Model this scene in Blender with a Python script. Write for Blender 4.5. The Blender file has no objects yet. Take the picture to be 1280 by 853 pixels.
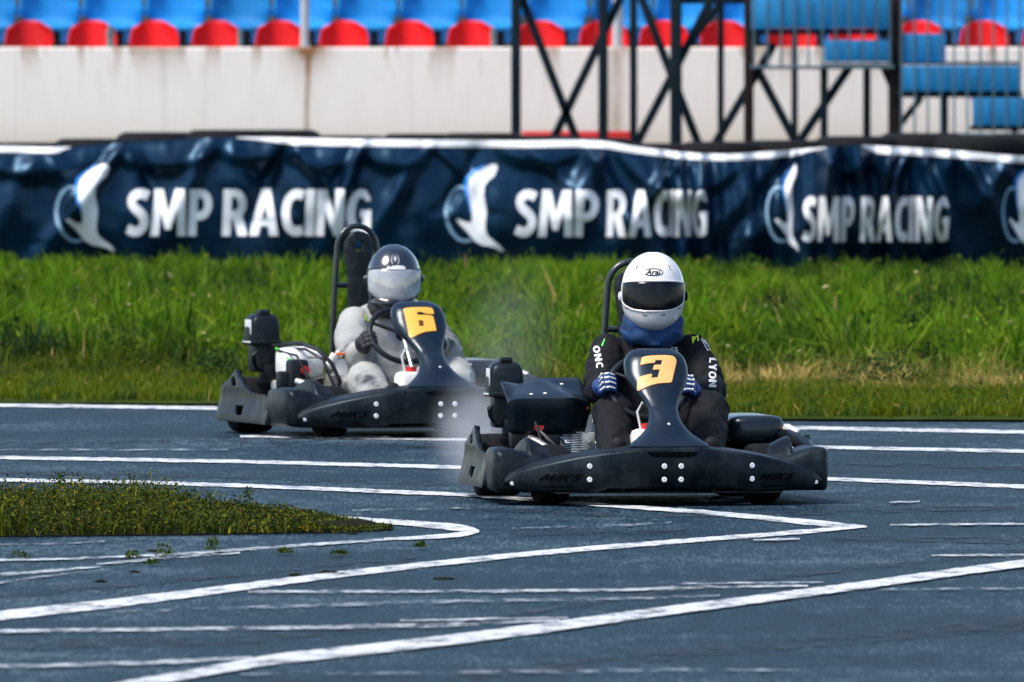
import bpy, bmesh, math, random
import numpy as np
from mathutils import Vector, Matrix, noise
from mathutils.bvhtree import BVHTree
R = math.radians
random.seed(7); rng = np.random.default_rng(7)
scene = bpy.context.scene
COL = scene.collection
# ------------------------------------------------------------------ camera model (photo is 1280 wide)
F, CAMZ, HY = 21333.0, 2.35, -42.0
def gp(px, py, z=0.0):
    d = F*(CAMZ-z)/(py-HY)
    return Vector(((px-640)*d/F, d, z))
def wp(px, py, d):
    return Vector(((px-640)*d/F, d, CAMZ-(py-HY)*d/F))
cam = bpy.data.cameras.new('camera'); camo = bpy.data.objects.new('camera', cam); COL.objects.link(camo)
cam.sensor_width = 36; cam.lens = F/1280*36; cam.clip_start = 1; cam.clip_end = 3000
camo.location = (0, 0, CAMZ)
camo.rotation_euler = (R(90)-math.atan((426.5-HY)/F), 0, 0)
cam.dof.use_dof = True; cam.dof.focus_distance = 74.6; cam.dof.aperture_fstop = 10.5
scene.camera = camo
# ------------------------------------------------------------------ materials
def mat(name, col, rough=.5, metal=0, coat=0, spec=.5, noise_amt=0, noise_scale=8, bump=0, bump_scale=60, rough_var=0, alpha=1, trans=0, stretch=None):
    m = bpy.data.materials.new(name); m.use_nodes = True
    nt = m.node_tree; b = nt.nodes['Principled BSDF']
    b.inputs['Base Color'].default_value = (*col, 1); b.inputs['Roughness'].default_value = rough
    b.inputs['Metallic'].default_value = metal; b.inputs['Coat Weight'].default_value = coat
    b.inputs['Coat Roughness'].default_value = .12
    b.inputs['Specular IOR Level'].default_value = spec
    b.inputs['Transmission Weight'].default_value = trans
    tc = nt.nodes.new('ShaderNodeTexCoord'); src = tc.outputs['Object']
    if stretch:
        mp = nt.nodes.new('ShaderNodeMapping'); mp.inputs['Scale'].default_value = stretch
        nt.links.new(src, mp.inputs['Vector']); src = mp.outputs['Vector']
    if noise_amt or rough_var:
        n = nt.nodes.new('ShaderNodeTexNoise'); n.inputs['Scale'].default_value = noise_scale; n.inputs['Detail'].default_value = 6
        n.inputs['Roughness'].default_value = .65
        nt.links.new(src, n.inputs['Vector'])
        if noise_amt:
            mr = nt.nodes.new('ShaderNodeMapRange'); mr.inputs[1].default_value = .3; mr.inputs[2].default_value = .7
            mr.inputs[3].default_value = 1-noise_amt; mr.inputs[4].default_value = 1+noise_amt
            nt.links.new(n.outputs['Fac'], mr.inputs[0])
            mx = nt.nodes.new('ShaderNodeVectorMath'); mx.operation = 'SCALE'
            mx.inputs[0].default_value = col
            nt.links.new(mr.outputs[0], mx.inputs['Scale']); nt.links.new(mx.outputs[0], b.inputs['Base Color'])
        if rough_var:
            mr = nt.nodes.new('ShaderNodeMapRange'); mr.inputs[1].default_value = .3; mr.inputs[2].default_value = .7
            mr.inputs[3].default_value = max(.03, rough-rough_var); mr.inputs[4].default_value = min(1, rough+rough_var)
            nt.links.new(n.outputs['Fac'], mr.inputs[0]); nt.links.new(mr.outputs[0], b.inputs['Roughness'])
    if bump:
        n2 = nt.nodes.new('ShaderNodeTexNoise'); n2.inputs['Scale'].default_value = bump_scale; n2.inputs['Detail'].default_value = 4
        nt.links.new(src, n2.inputs['Vector'])
        bp = nt.nodes.new('ShaderNodeBump'); bp.inputs['Strength'].default_value = bump; bp.inputs['Distance'].default_value = .01
        nt.links.new(n2.outputs['Fac'], bp.inputs['Height']); nt.links.new(bp.outputs[0], b.inputs['Normal'])
    if alpha < 1:
        b.inputs['Alpha'].default_value = alpha
    return m
def scuff_mat(name, col, dust, rough, coat=0, amt=.5, scale=5, spec=.22):
    """plastic with its own dusty scuffs"""
    m = bpy.data.materials.new(name); m.use_nodes = True; nt = m.node_tree; b = nt.nodes['Principled BSDF']
    tc = nt.nodes.new('ShaderNodeTexCoord')
    n = nt.nodes.new('ShaderNodeTexNoise'); n.inputs['Scale'].default_value = scale; n.inputs['Detail'].default_value = 10; n.inputs['Roughness'].default_value = .72
    nt.links.new(tc.outputs['Object'], n.inputs['Vector'])
    r = nt.nodes.new('ShaderNodeMapRange'); r.inputs[1].default_value = .46; r.inputs[2].default_value = .74; r.inputs[4].default_value = amt
    nt.links.new(n.outputs['Fac'], r.inputs[0])
    mix = nt.nodes.new('ShaderNodeMix'); mix.data_type = 'RGBA'
    mix.inputs[6].default_value = (*col, 1); mix.inputs[7].default_value = (*dust, 1)
    # fine scratches along the panels
    mp = nt.nodes.new('ShaderNodeMapping'); mp.inputs['Scale'].default_value = (3, 3, 55); mp.inputs['Rotation'].default_value = (.12, .1, 0); nt.links.new(tc.outputs['Object'], mp.inputs['Vector'])
    ns = nt.nodes.new('ShaderNodeTexNoise'); ns.inputs['Scale'].default_value = 2.2; ns.inputs['Detail'].default_value = 6; ns.inputs['Roughness'].default_value = .75; nt.links.new(mp.outputs[0], ns.inputs['Vector'])
    rs = nt.nodes.new('ShaderNodeMapRange'); rs.inputs[1].default_value = .60; rs.inputs[2].default_value = .78; rs.inputs[4].default_value = amt*.8; nt.links.new(ns.outputs['Fac'], rs.inputs[0])
    mxm = nt.nodes.new('ShaderNodeMath'); mxm.operation = 'MAXIMUM'; nt.links.new(r.outputs[0], mxm.inputs[0]); nt.links.new(rs.outputs[0], mxm.inputs[1])
    nt.links.new(mxm.outputs[0], mix.inputs[0]); nt.links.new(mix.outputs[2], b.inputs['Base Color'])
    r2 = nt.nodes.new('ShaderNodeMapRange'); r2.inputs[1].default_value = .3; r2.inputs[2].default_value = .7
    r2.inputs[3].default_value = rough-.1; r2.inputs[4].default_value = rough+.18
    nt.links.new(n.outputs['Fac'], r2.inputs[0]); nt.links.new(r2.outputs[0], b.inputs['Roughness'])
    b.inputs['Coat Weight'].default_value = coat; b.inputs['Coat Roughness'].default_value = .18; b.inputs['Specular IOR Level'].default_value = spec; b.inputs['Specular Tint'].default_value = (.65, .85, 1, 1)
    n2 = nt.nodes.new('ShaderNodeTexNoise'); n2.inputs['Scale'].default_value = 120; n2.inputs['Detail'].default_value = 3
    nt.links.new(tc.outputs['Object'], n2.inputs['Vector'])
    bp = nt.nodes.new('ShaderNodeBump'); bp.inputs['Strength'].default_value = .12; bp.inputs['Distance'].default_value = .004
    nt.links.new(n2.outputs['Fac'], bp.inputs['Height']); nt.links.new(bp.outputs[0], b.inputs['Normal'])
    return m
M = {}
M['plastic'] = scuff_mat('black bumper plastic', (.0020, .0036, .0052), (.042, .054, .060), .36, 0, .50, 6, .2)
M['nose'] = scuff_mat('glossy nose plastic', (.003, .008, .016), (.010, .022, .036), .30, .28, .4, 3)
M['cover'] = scuff_mat('engine cover plastic', (.004, .008, .013), (.022, .030, .035), .30, .4, .5, 7)
M['rubber'] = mat('tyre rubber', (.006, .0065, .008), .85, spec=.15, noise_amt=.3, noise_scale=20)
M['blackmetal'] = mat('black steel', (.006, .009, .013), .45, 0, 0, .25, noise_amt=.2)
M['metal'] = mat('bare metal', (.55, .55, .53), .35, .9, rough_var=.1, noise_amt=.2, noise_scale=30)
M['bolt'] = mat('bolt', (.85, .85, .85), .35, .1)
M['alloy'] = mat('engine alloy', (.62, .62, .6), .45, .35, noise_amt=.2, noise_scale=15)
M['whiteplastic'] = mat('white plastic', (.75, .74, .72), .4, noise_amt=.06)
M['red'] = mat('red plastic', (.55, .02, .015), .4)
M['orange'] = mat('orange plastic', (.7, .18, .05), .4)
M['green'] = mat('green hose', (.06, .45, .05), .4)
M['number'] = mat('number yellow', (.74, .40, .13), .45, noise_amt=.06)
M['number6'] = mat('number amber', (.78, .40, .055), .45, noise_amt=.06)
M['numedge'] = mat('number edge brown', (.10, .025, .006), .5)
M['engrave'] = mat('engraved black', (.0015, .002, .003), 1, spec=.05)
M['suit'] = mat('black race suit', (.0035, .004, .006), .8, spec=.22, noise_amt=.4, noise_scale=14, bump=.9, bump_scale=22)
M['navy'] = mat('navy neck warmer', (.002, .034, .115), .8, noise_amt=.3, noise_scale=12, bump=.3, bump_scale=200)
M['glove'] = mat('blue glove', (.004, .035, .15), .7, noise_amt=.25, noise_scale=30)
M['gloveblack'] = mat('black glove', (.008, .009, .012), .7)
M['whitecloth'] = mat('white print', (.6, .6, .6), .7)
M['neon'] = mat('neon print', (.55, .8, .02), .6)
M['neongreen'] = mat('green print', (.1, .75, .08), .6)
M['helmetwhite'] = mat('white helmet paint', (.68, .65, .65), .22, coat=.6)
M['helmetblack'] = mat('black helmet paint', (.008, .014, .022), .16, coat=1)
M['visor'] = mat('dark visor', (.005, .006, .008), .14, spec=.22, noise_amt=.8, noise_scale=22, rough_var=.08, stretch=(1, 1, .08))
M['logo'] = mat('black logo', (.004, .004, .005), .7, spec=.1)
M['boot'] = mat('boot', (.008, .008, .010), .7, spec=.2, noise_amt=.3)
M['skin'] = mat('skin', (.80, .42, .32), .55)
M['eye'] = mat('eye', (.03, .02, .015), .2)
M['tube'] = mat('black hoop paint', (.006, .009, .013), .34, coat=.3)
M['headrest'] = scuff_mat('headrest plate', (.012, .014, .016), (.06, .065, .07), .45, 0, .6, 14)
M['cable'] = mat('black cable', (.006, .006, .008), .45)
def clear_visor():
    m = bpy.data.materials.new('clear visor'); m.use_nodes = True; nt = m.node_tree; nt.nodes.remove(nt.nodes['Principled BSDF'])
    out = nt.nodes['Material Output']
    g = nt.nodes.new('ShaderNodeBsdfGlossy'); g.inputs['Roughness'].default_value = .06; g.inputs['Color'].default_value = (1, 1, 1, 1)
    t = nt.nodes.new('ShaderNodeBsdfTransparent'); t.inputs['Color'].default_value = (.9, .93, .95, 1)
    d = nt.nodes.new('ShaderNodeBsdfDiffuse'); d.inputs['Color'].default_value = (.82, .88, .92, 1)  # pale diffuse layer stands in for bright reflections on the visor
    f = nt.nodes.new('ShaderNodeFresnel'); f.inputs['IOR'].default_value = 2.3
    m1 = nt.nodes.new('ShaderNodeMixShader'); nt.links.new(f.outputs[0], m1.inputs[0]); nt.links.new(t.outputs[0], m1.inputs[1]); nt.links.new(g.outputs[0], m1.inputs[2])
    n = nt.nodes.new('ShaderNodeTexNoise'); n.inputs['Scale'].default_value = 9
    tc = nt.nodes.new('ShaderNodeTexCoord'); nt.links.new(tc.outputs['Object'], n.inputs['Vector'])
    r = nt.nodes.new('ShaderNodeMapRange'); r.inputs[1].default_value = .3; r.inputs[2].default_value = .75; r.inputs[3].default_value = .20; r.inputs[4].default_value = .46
    nt.links.new(n.outputs['Fac'], r.inputs[0])
    m2 = nt.nodes.new('ShaderNodeMixShader'); nt.links.new(r.outputs[0], m2.inputs[0])
    nt.links.new(m1.outputs[0], m2.inputs[1]); nt.links.new(d.outputs[0], m2.inputs[2]); nt.links.new(m2.outputs[0], out.inputs['Surface'])
    return m
M['clearvisor'] = clear_visor()
def suit_grey():
    m = bpy.data.materials.new('grey patched suit'); m.use_nodes = True; nt = m.node_tree; b = nt.nodes['Principled BSDF']
    b.inputs['Roughness'].default_value = .85; b.inputs['Specular IOR Level'].default_value = .2
    tc = nt.nodes.new('ShaderNodeTexCoord')
    n = nt.nodes.new('ShaderNodeTexNoise'); n.inputs['Scale'].default_value = 4.2; n.inputs['Detail'].default_value = 5; n.inputs['Distortion'].default_value = .3
    nt.links.new(tc.outputs['Object'], n.inputs['Vector'])
    cr = nt.nodes.new('ShaderNodeValToRGB'); e = cr.color_ramp.elements
    e[0].position = .34; e[0].color = (.03, .036, .048, 1); e[1].position = .62; e[1].color = (.35, .35, .33, 1)
    k = e.new(.45); k.color = (.28, .285, .28, 1)
    nt.links.new(n.outputs['Fac'], cr.inputs[0])
    # dark side panels of the suit: below the arms, on the belly
    sx = nt.nodes.new('ShaderNodeSeparateXYZ'); nt.links.new(tc.outputs['Object'], sx.inputs[0])
    r = nt.nodes.new('ShaderNodeMapRange'); r.inputs[1].default_value = .10; r.inputs[2].default_value = .15
    nt.links.new(sx.outputs['Z'], r.inputs[0])
    r2 = nt.nodes.new('ShaderNodeMapRange'); r2.inputs[1].default_value = -.30; r2.inputs[2].default_value = -.25; r2.inputs[3].default_value = 1; r2.inputs[4].default_value = 0
    nt.links.new(sx.outputs['Y'], r2.inputs[0])
    mxx = nt.nodes.new('ShaderNodeMath'); mxx.operation = 'MAXIMUM'; nt.links.new(r.outputs[0], mxx.inputs[0]); nt.links.new(r2.outputs[0], mxx.inputs[1])
    mix = nt.nodes.new('ShaderNodeMix'); mix.data_type = 'RGBA'; mix.inputs[6].default_value = (.22, .225, .23, 1)
    # greyer torso centre above the lap: suit tone with shade painted in
    wx = nt.nodes.new('ShaderNodeMath'); wx.operation = 'ABSOLUTE'; ax = nt.nodes.new('ShaderNodeMath'); ax.operation = 'ADD'; ax.inputs[1].default_value = .03; nt.links.new(sx.outputs['X'], ax.inputs[0]); nt.links.new(ax.outputs[0], wx.inputs[0])
    r3 = nt.nodes.new('ShaderNodeMapRange'); r3.inputs[1].default_value = .055; r3.inputs[2].default_value = .085; nt.links.new(wx.outputs[0], r3.inputs[0])
    r4 = nt.nodes.new('ShaderNodeMapRange'); r4.inputs[1].default_value = .16; r4.inputs[2].default_value = .20; r4.inputs[3].default_value = 1; r4.inputs[4].default_value = 0; nt.links.new(sx.outputs['Z'], r4.inputs[0])
    r5 = nt.nodes.new('ShaderNodeMapRange'); r5.inputs[1].default_value = .40; r5.inputs[2].default_value = .44; nt.links.new(sx.outputs['Z'], r5.inputs[0])
    m3 = nt.nodes.new('ShaderNodeMath'); m3.operation = 'MAXIMUM'; nt.links.new(r3.outputs[0], m3.inputs[0]); nt.links.new(r4.outputs[0], m3.inputs[1])
    m4 = nt.nodes.new('ShaderNodeMath'); m4.operation = 'MAXIMUM'; nt.links.new(m3.outputs[0], m4.inputs[0]); nt.links.new(r5.outputs[0], m4.inputs[1])
    m5 = nt.nodes.new('ShaderNodeMath'); m5.operation = 'MULTIPLY'; nt.links.new(mxx.outputs[0], m5.inputs[0]); nt.links.new(m4.outputs[0], m5.inputs[1])
    nt.links.new(m5.outputs[0], mix.inputs[0]); nt.links.new(cr.outputs[0], mix.inputs[7]); nt.links.new(mix.outputs[2], b.inputs['Base Color'])
    return m
M['suitgrey'] = suit_grey()
# ------------------------------------------------------------------ mesh helpers
class MB:
    def __init__(self): self.v = []; self.f = []; self.mi = []
    def add(self, v, f, mi=0):
        o = len(self.v); self.v += [tuple(p) for p in v]; self.f += [tuple(i+o for i in q) for q in f]; self.mi += [mi]*len(f); return self
    def box(self, c, s, bev=0.0, rot=None):
        bm = bmesh.new(); bmesh.ops.create_cube(bm, size=1)
        for p in bm.verts: p.co = Vector((p.co.x*s[0], p.co.y*s[1], p.co.z*s[2]))
        if bev: bmesh.ops.bevel(bm, geom=bm.edges[:], offset=bev, segments=2, profile=.5, affect='EDGES')
        m = Matrix.Translation(c) @ (rot.to_4x4() if rot else Matrix())
        self.bm(bm, m); return self
    def bm(self, bm, m=None, mi=0):
        if m: bm.transform(m)
        bm.verts.index_update()
        self.add([p.co[:] for p in bm.verts], [[q.index for q in f.verts] for f in bm.faces], mi); bm.free()
    def tube(self, pts, r, seg=10, closed=False, ell=1.0):
        pts = [Vector(p) for p in pts]; n = len(pts)
        rr = r if isinstance(r, (list, tuple)) else [r]*n
        v = []; f = []; up = None
        for i, p in enumerate(pts):
            t = (pts[(i+1) % n]-pts[i-1]) if (closed or 0 < i < n-1) else (pts[1]-pts[0] if i == 0 else pts[-1]-pts[-2])
            t.normalize()
            if up is None: up = t.orthogonal().normalized()
            up = (up-t*up.dot(t)); up = up.normalized() if up.length > 1e-6 else t.orthogonal().normalized()
            b = t.cross(up)
            for k in range(seg):
                a = 2*math.pi*k/seg
                v.append(p+up*math.cos(a)*rr[i]+b*math.sin(a)*rr[i]*ell)
        m = n if closed else n-1
        for i in range(m):
            for k in range(seg):
                j = (i+1) % n
                f.append((i*seg+k, i*seg+(k+1) % seg, j*seg+(k+1) % seg, j*seg+k))
        if not closed: f.append(tuple(range(seg))[::-1]); f.append(tuple((n-1)*seg+k for k in range(seg)))
        self.add(v, f); return self
    def lathe(self, prof, m=None, seg=28, closed=True):
        """prof: (radius, x) pairs round the local X axis"""
        v = []; f = []; n = len(prof)
        for r, x in prof:
            for k in range(seg):
                a = 2*math.pi*k/seg; v.append(Vector((x, r*math.cos(a), r*math.sin(a))))
        for i in range(n if closed else n-1):
            j = (i+1) % n
            for k in range(seg): f.append((i*seg+k, i*seg+(k+1) % seg, j*seg+(k+1) % seg, j*seg+k))
        if not closed: f.append(tuple(range(seg))[::-1]); f.append(tuple((n-1)*seg+k for k in range(seg)))
        if m: v = [m @ p for p in v]
        self.add(v, f); return self
    def loft(self, rings, cap=True):
        n = len(rings[0]); v = [p for r in rings for p in r]; f = []
        for i in range(len(rings)-1):
            for k in range(n): f.append((i*n+k, i*n+(k+1) % n, (i+1)*n+(k+1) % n, (i+1)*n+k))
        if cap: f.append(tuple(range(n))[::-1]); f.append(tuple((len(rings)-1)*n+k for k in range(n)))
        self.add(v, f); return self
    def sphere(self, c, r, sc=(1, 1, 1), rot=None, u=16, w=10):
        bm = bmesh.new(); bmesh.ops.create_uvsphere(bm, u_segments=u, v_segments=w, radius=r)
        self.bm(bm, Matrix.Translation(c) @ (rot.to_4x4() if rot else Matrix()) @ Matrix.Diagonal((*sc, 1))); return self
    def grid(self, nu, nv, fn):
        v = [fn(i/nu, j/nv) for i in range(nu+1) for j in range(nv+1)]
        f = [(i*(nv+1)+j, (i+1)*(nv+1)+j, (i+1)*(nv+1)+j+1, i*(nv+1)+j+1) for i in range(nu) for j in range(nv)]
        self.add(v, f); return self
    def bvh(self): return BVHTree.FromPolygons([Vector(p) for p in self.v], self.f)
    def build(self, name, material, parent=None, org=(0, 0, 0), sharp=40, smooth=True, fix=True, solid=0, sub=0):
        me = bpy.data.meshes.new(name)
        o3 = Vector(org)
        me.from_pydata([Vector(p)-o3 for p in self.v], [], self.f)
        ms = material if isinstance(material, list) else [material]
        for mm in ms: me.materials.append(mm)
        if len(ms) > 1: me.polygons.foreach_set('material_index', self.mi)
        if fix:
            bm = bmesh.new(); bm.from_mesh(me); bmesh.ops.recalc_face_normals(bm, faces=bm.faces[:]); bm.to_mesh(me); bm.free()
        if smooth:
            me.polygons.foreach_set('use_smooth', [True]*len(me.polygons)); me.set_sharp_from_angle(angle=R(sharp))
        me.update()
        o = bpy.data.objects.new(name, me); COL.objects.link(o)
        if parent is not None: o.parent = parent
        if solid:
            md = o.modifiers.new('thickness', 'SOLIDIFY'); md.thickness = solid; md.offset = 0
        if sub:
            md = o.modifiers.new('subdivision', 'SUBSURF'); md.levels = sub; md.render_levels = sub
        return o
def tag(o, label=None, cat=None, group=None, kind=None):
    if label: o['label'] = label
    if cat: o['category'] = cat
    if group: o['group'] = group
    if kind: o['kind'] = kind
    return o
def thing(name, label, cat, loc=(0, 0, 0), rz=0, group=None):
    o = bpy.data.objects.new(name, None); COL.objects.link(o); o.location = loc; o.rotation_euler = (0, 0, rz); o.empty_display_size = .2
    return tag(o, label, cat, group)
def flat(polys, step=.02):
    """2D polygons (outline [, holes]) -> triangulated, gridded flat mesh (verts2d, faces)"""
    cu = bpy.data.curves.new('flat_outline', 'CURVE'); cu.dimensions = '2D'; cu.fill_mode = 'BOTH'
    for p in polys:
        s = cu.splines.new('POLY'); s.points.add(len(p)-1); s.use_cyclic_u = True
        for q, pt in zip(p, s.points): pt.co = (q[0], q[1], 0, 1)
    return curve_flat(cu, step)
def curve_flat(cu, step):
    o = bpy.data.objects.new('flat_outline', cu); COL.objects.link(o)
    dg = bpy.context.evaluated_depsgraph_get(); dg.update()
    me = bpy.data.meshes.new_from_object(o.evaluated_get(dg))
    bm = bmesh.new(); bm.from_mesh(me); bpy.data.objects.remove(o); bpy.data.curves.remove(cu); bpy.data.meshes.remove(me)
    bmesh.ops.remove_doubles(bm, verts=bm.verts[:], dist=1e-5)
    return gridcut(bm, step)
def gridcut(bm, step):
    if step:
        xs = [p.co.x for p in bm.verts]; ys = [p.co.y for p in bm.verts]
        for ax, lo, hi in ((0, min(xs), max(xs)), (1, min(ys), max(ys))):
            k = lo+step
            while k < hi:
                no = (1, 0, 0) if ax == 0 else (0, 1, 0)
                bmesh.ops.bisect_plane(bm, geom=bm.verts[:]+bm.edges[:]+bm.faces[:], plane_co=(k, k, 0), plane_no=no, dist=1e-6)
                k += step
    bm.verts.index_update()
    v = [(p.co.x, p.co.y) for p in bm.verts]; f = [[q.index for q in fa.verts] for fa in bm.faces]; bm.free()
    return v, f
def text(s, x0, x1, y0, y1, bold=0, shear=0, step=.02, spacing=1):
    cu = bpy.data.curves.new('flat_text', 'FONT'); cu.body = s; cu.offset = bold; cu.shear = shear; cu.space_character = spacing; cu.resolution_u = 4
    cu.fill_mode = 'BOTH'
    v, f = curve_flat(cu, 0)
    xs = [p[0] for p in v]; ys = [p[1] for p in v]
    w = max(xs)-min(xs); h = max(ys)-min(ys)
    v = [((p[0]-min(xs))/w*(x1-x0)+x0, (p[1]-min(ys))/h*(y1-y0)+y0, 0) for p in v]
    bm = bmesh.new(); vs = [bm.verts.new(p) for p in v]
    for q in f:
        try: bm.faces.new([vs[i] for i in q])
        except ValueError: pass
    return gridcut(bm, step)
def decal(mb, vf, bvh, ray, off=.002, thick=.0):
    """lay a flat mesh on a surface: ray(x, y) -> (origin, direction)"""
    v, f = vf; out = []; last = None
    for p in v:
        o, d = ray(*p); h = bvh.ray_cast(Vector(o), Vector(d).normalized())
        if h[0] is None:
            h2 = bvh.find_nearest(Vector(o)+Vector(d).normalized()*((last-Vector(o)).length if last is not None else 1)); q, n = h2[0], h2[1]
        else: q, n = h[0], h[1]
        if n.dot(Vector(d)) > 0: n = -n
        last = q; out.append(q+n*off)
    mb.add(out, f); return mb
GLY = {}
def _arc(cx, cy, rx, ry, a0, a1, n=10): return [(cx+rx*math.cos(R(a0+(a1-a0)*i/n)), cy+ry*math.sin(R(a0+(a1-a0)*i/n))) for i in range(n+1)]
def _stroke(pts, w, n=5):
    P = [Vector((a, b)) for a, b in pts]; D = []
    for i in range(len(P)-1):
        p0 = P[max(i-1, 0)]; p1 = P[i]; p2 = P[i+1]; p3 = P[min(i+2, len(P)-1)]
        for k in range(n):
            t = k/n; D.append(.5*((2*p1)+(p2-p0)*t+(2*p0-5*p1+4*p2-p3)*t*t+(3*p1-p0-3*p2+p3)*t**3))
    D.append(P[-1]); L = []; Rr = []
    for i in range(len(D)):
        t = (D[min(i+1, len(D)-1)]-D[max(i-1, 0)]).normalized(); q = Vector((-t.y, t.x))*w/2
        L.append(tuple(D[i]+q)); Rr.append(tuple(D[i]-q))
    return L+Rr[::-1]
GLY['I'] = (.22, [[(0, 0), (.22, 0), (.22, 1), (0, 1)]])
GLY['N'] = (.68, [[(0, 0), (0, 1), (.23, 1), (.47, .42), (.47, 1), (.68, 1), (.68, 0), (.45, 0), (.21, .58), (.21, 0)]])
GLY['M'] = (.88, [[(0, 0), (.06, 1), (.29, 1), (.44, .50), (.59, 1), (.82, 1), (.88, 0), (.67, 0), (.64, .58), (.50, .14), (.38, .14), (.24, .58), (.21, 0)]])
GLY['P'] = (.58, [[(0, 0), (0, 1), (.28, 1)]+_arc(.29, .67, .29, .33, 88, -88)+[(.21, .34), (.21, 0)], [(.21, .52), (.21, .82), (.28, .82)]+_arc(.28, .67, .10, .15, 85, -85)+[(.24, .52)]])
GLY['R'] = (.64, [[(0, 0), (0, 1), (.28, 1)]+_arc(.29, .68, .29, .32, 88, -50)+[(.64, 0), (.41, 0), (.24, .37), (.21, .37), (.21, 0)], [(.21, .54), (.21, .83), (.28, .83)]+_arc(.28, .685, .10, .145, 85, -85)+[(.24, .54)]])
GLY['A'] = (.72, [[(0, 0), (.24, 1), (.48, 1), (.72, 0), (.50, 0), (.455, .21), (.265, .21), (.22, 0)], [(.30, .38), (.42, .38), (.36, .72)]])
GLY['C'] = (.55, [_stroke([(.54, .86), (.44, .895), (.30, .88), (.17, .76), (.11, .5), (.17, .24), (.30, .12), (.44, .105), (.54, .14)], .205)])
GLY['G'] = (.64, [_stroke([(.58, .85), (.46, .895), (.31, .88), (.17, .76), (.11, .5), (.17, .24), (.30, .115), (.42, .10), (.50, .125)], .205)[:0]+[(.62, .77)]+_arc(.36, .5, .36, .5, 68, 270, 20)+[(.46, .0), (.64, .06), (.64, .55), (.36, .55), (.36, .39), (.44, .39), (.44, .19)]+_arc(.37, .5, .15, .32, 275, 62, 16)+[(.55, .74)]])
GLY['S'] = (.55, [_stroke([(.50, .84), (.38, .895), (.24, .895), (.13, .82), (.115, .70), (.20, .59), (.34, .49), (.43, .37), (.42, .21), (.31, .11), (.18, .10), (.03, .16)], .205)])
GLY['O'] = (.70, [_arc(.35, .5, .35, .5, 0, 350, 30), _arc(.35, .5, .14, .31, 0, 350, 30)])
GLY['K'] = (.66, [[(0, 0), (0, 1), (.21, 1), (.21, .60), (.41, 1), (.65, 1), (.37, .52), (.68, 0), (.43, 0), (.21, .42), (.21, 0)]])
GLY['L'] = (.48, [[(0, 0), (0, 1), (.21, 1), (.21, .19), (.48, .19), (.48, 0)]])
GLY['Y'] = (.66, [[(.225, 0), (.225, .4), (0, 1), (.23, 1), (.33, .62), (.43, 1), (.66, 1), (.435, .4), (.435, 0)]])
GLY['E'] = (.50, [[(0, 0), (0, 1), (.5, 1), (.5, .82), (.21, .82), (.21, .60), (.46, .60), (.46, .42), (.21, .42), (.21, .18), (.5, .18), (.5, 0)]])
GLY['1'] = (.36, [[(.14, 0), (.14, .72), (0, .66), (0, .82), (.18, 1), (.36, 1), (.36, 0)]])
def letters(s, x0, x1, y0, y1, step=.02, gap=.07, shear=0, space=.22):
    polys = []; x = 0
    for ch in s:
        if ch == ' ': x += space; continue
        w, ps = GLY[ch]
        polys.append([[(p[0]+x+shear*p[1], p[1]) for p in q] for q in ps]); x += w+gap
    tot = x-gap+shear; V = []; Fc = []
    for ps in polys:
        v, f = flat([[(x0+p[0]/tot*(x1-x0), y0+p[1]*(y1-y0)) for p in q] for q in ps], step)
        o = len(V); V += v; Fc += [[i+o for i in q] for q in f]
    return V, Fc
def lerp_tab(t, x):
    if x <= t[0][0]: return t[0][1]
    for (a, b), (c, d) in zip(t, t[1:]):
        if x <= c: return b+(d-b)*(x-a)/(c-a)
    return t[-1][1]
def smooth_tab(t, x):
    if x <= t[0][0]: return t[0][1]
    for i in range(len(t)-1):
        a, b = t[i]; c, d = t[i+1]
        if x <= c:
            u = (x-a)/(c-a)
            m0 = (d-t[i-1][1])/(c-t[i-1][0])*(c-a) if i > 0 else d-b
            m1 = (t[i+2][1]-b)/(t[i+2][0]-a)*(c-a) if i+2 < len(t) else d-b
            return (2*u**3-3*u*u+1)*b+(u**3-2*u*u+u)*m0+(-2*u**3+3*u*u)*d+(u**3-u*u)*m1
    return t[-1][1]
def remesh(mb, voxel, smooth_it=3):
    me = bpy.data.meshes.new('body_source'); me.from_pydata([Vector(p) for p in mb.v], [], mb.f)
    bm = bmesh.new(); bm.from_mesh(me); bmesh.ops.recalc_face_normals(bm, faces=bm.faces[:]); bm.to_mesh(me); bm.free()
    o = bpy.data.objects.new('body_source', me); COL.objects.link(o)
    md = o.modifiers.new('r', 'REMESH'); md.mode = 'VOXEL'; md.voxel_size = voxel
    ms = o.modifiers.new('s', 'SMOOTH'); ms.iterations = smooth_it; ms.factor = .5
    dg = bpy.context.evaluated_depsgraph_get(); dg.update()
    m2 = bpy.data.meshes.new_from_object(o.evaluated_get(dg)); bpy.data.objects.remove(o)
    out = MB(); out.add([p.co[:] for p in m2.vertices], [tuple(q.vertices) for q in m2.polygons])
    nrm = [p.normal.copy() for p in m2.vertices]
    bpy.data.meshes.remove(m2); bpy.data.meshes.remove(me)
    return out, nrm
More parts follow.
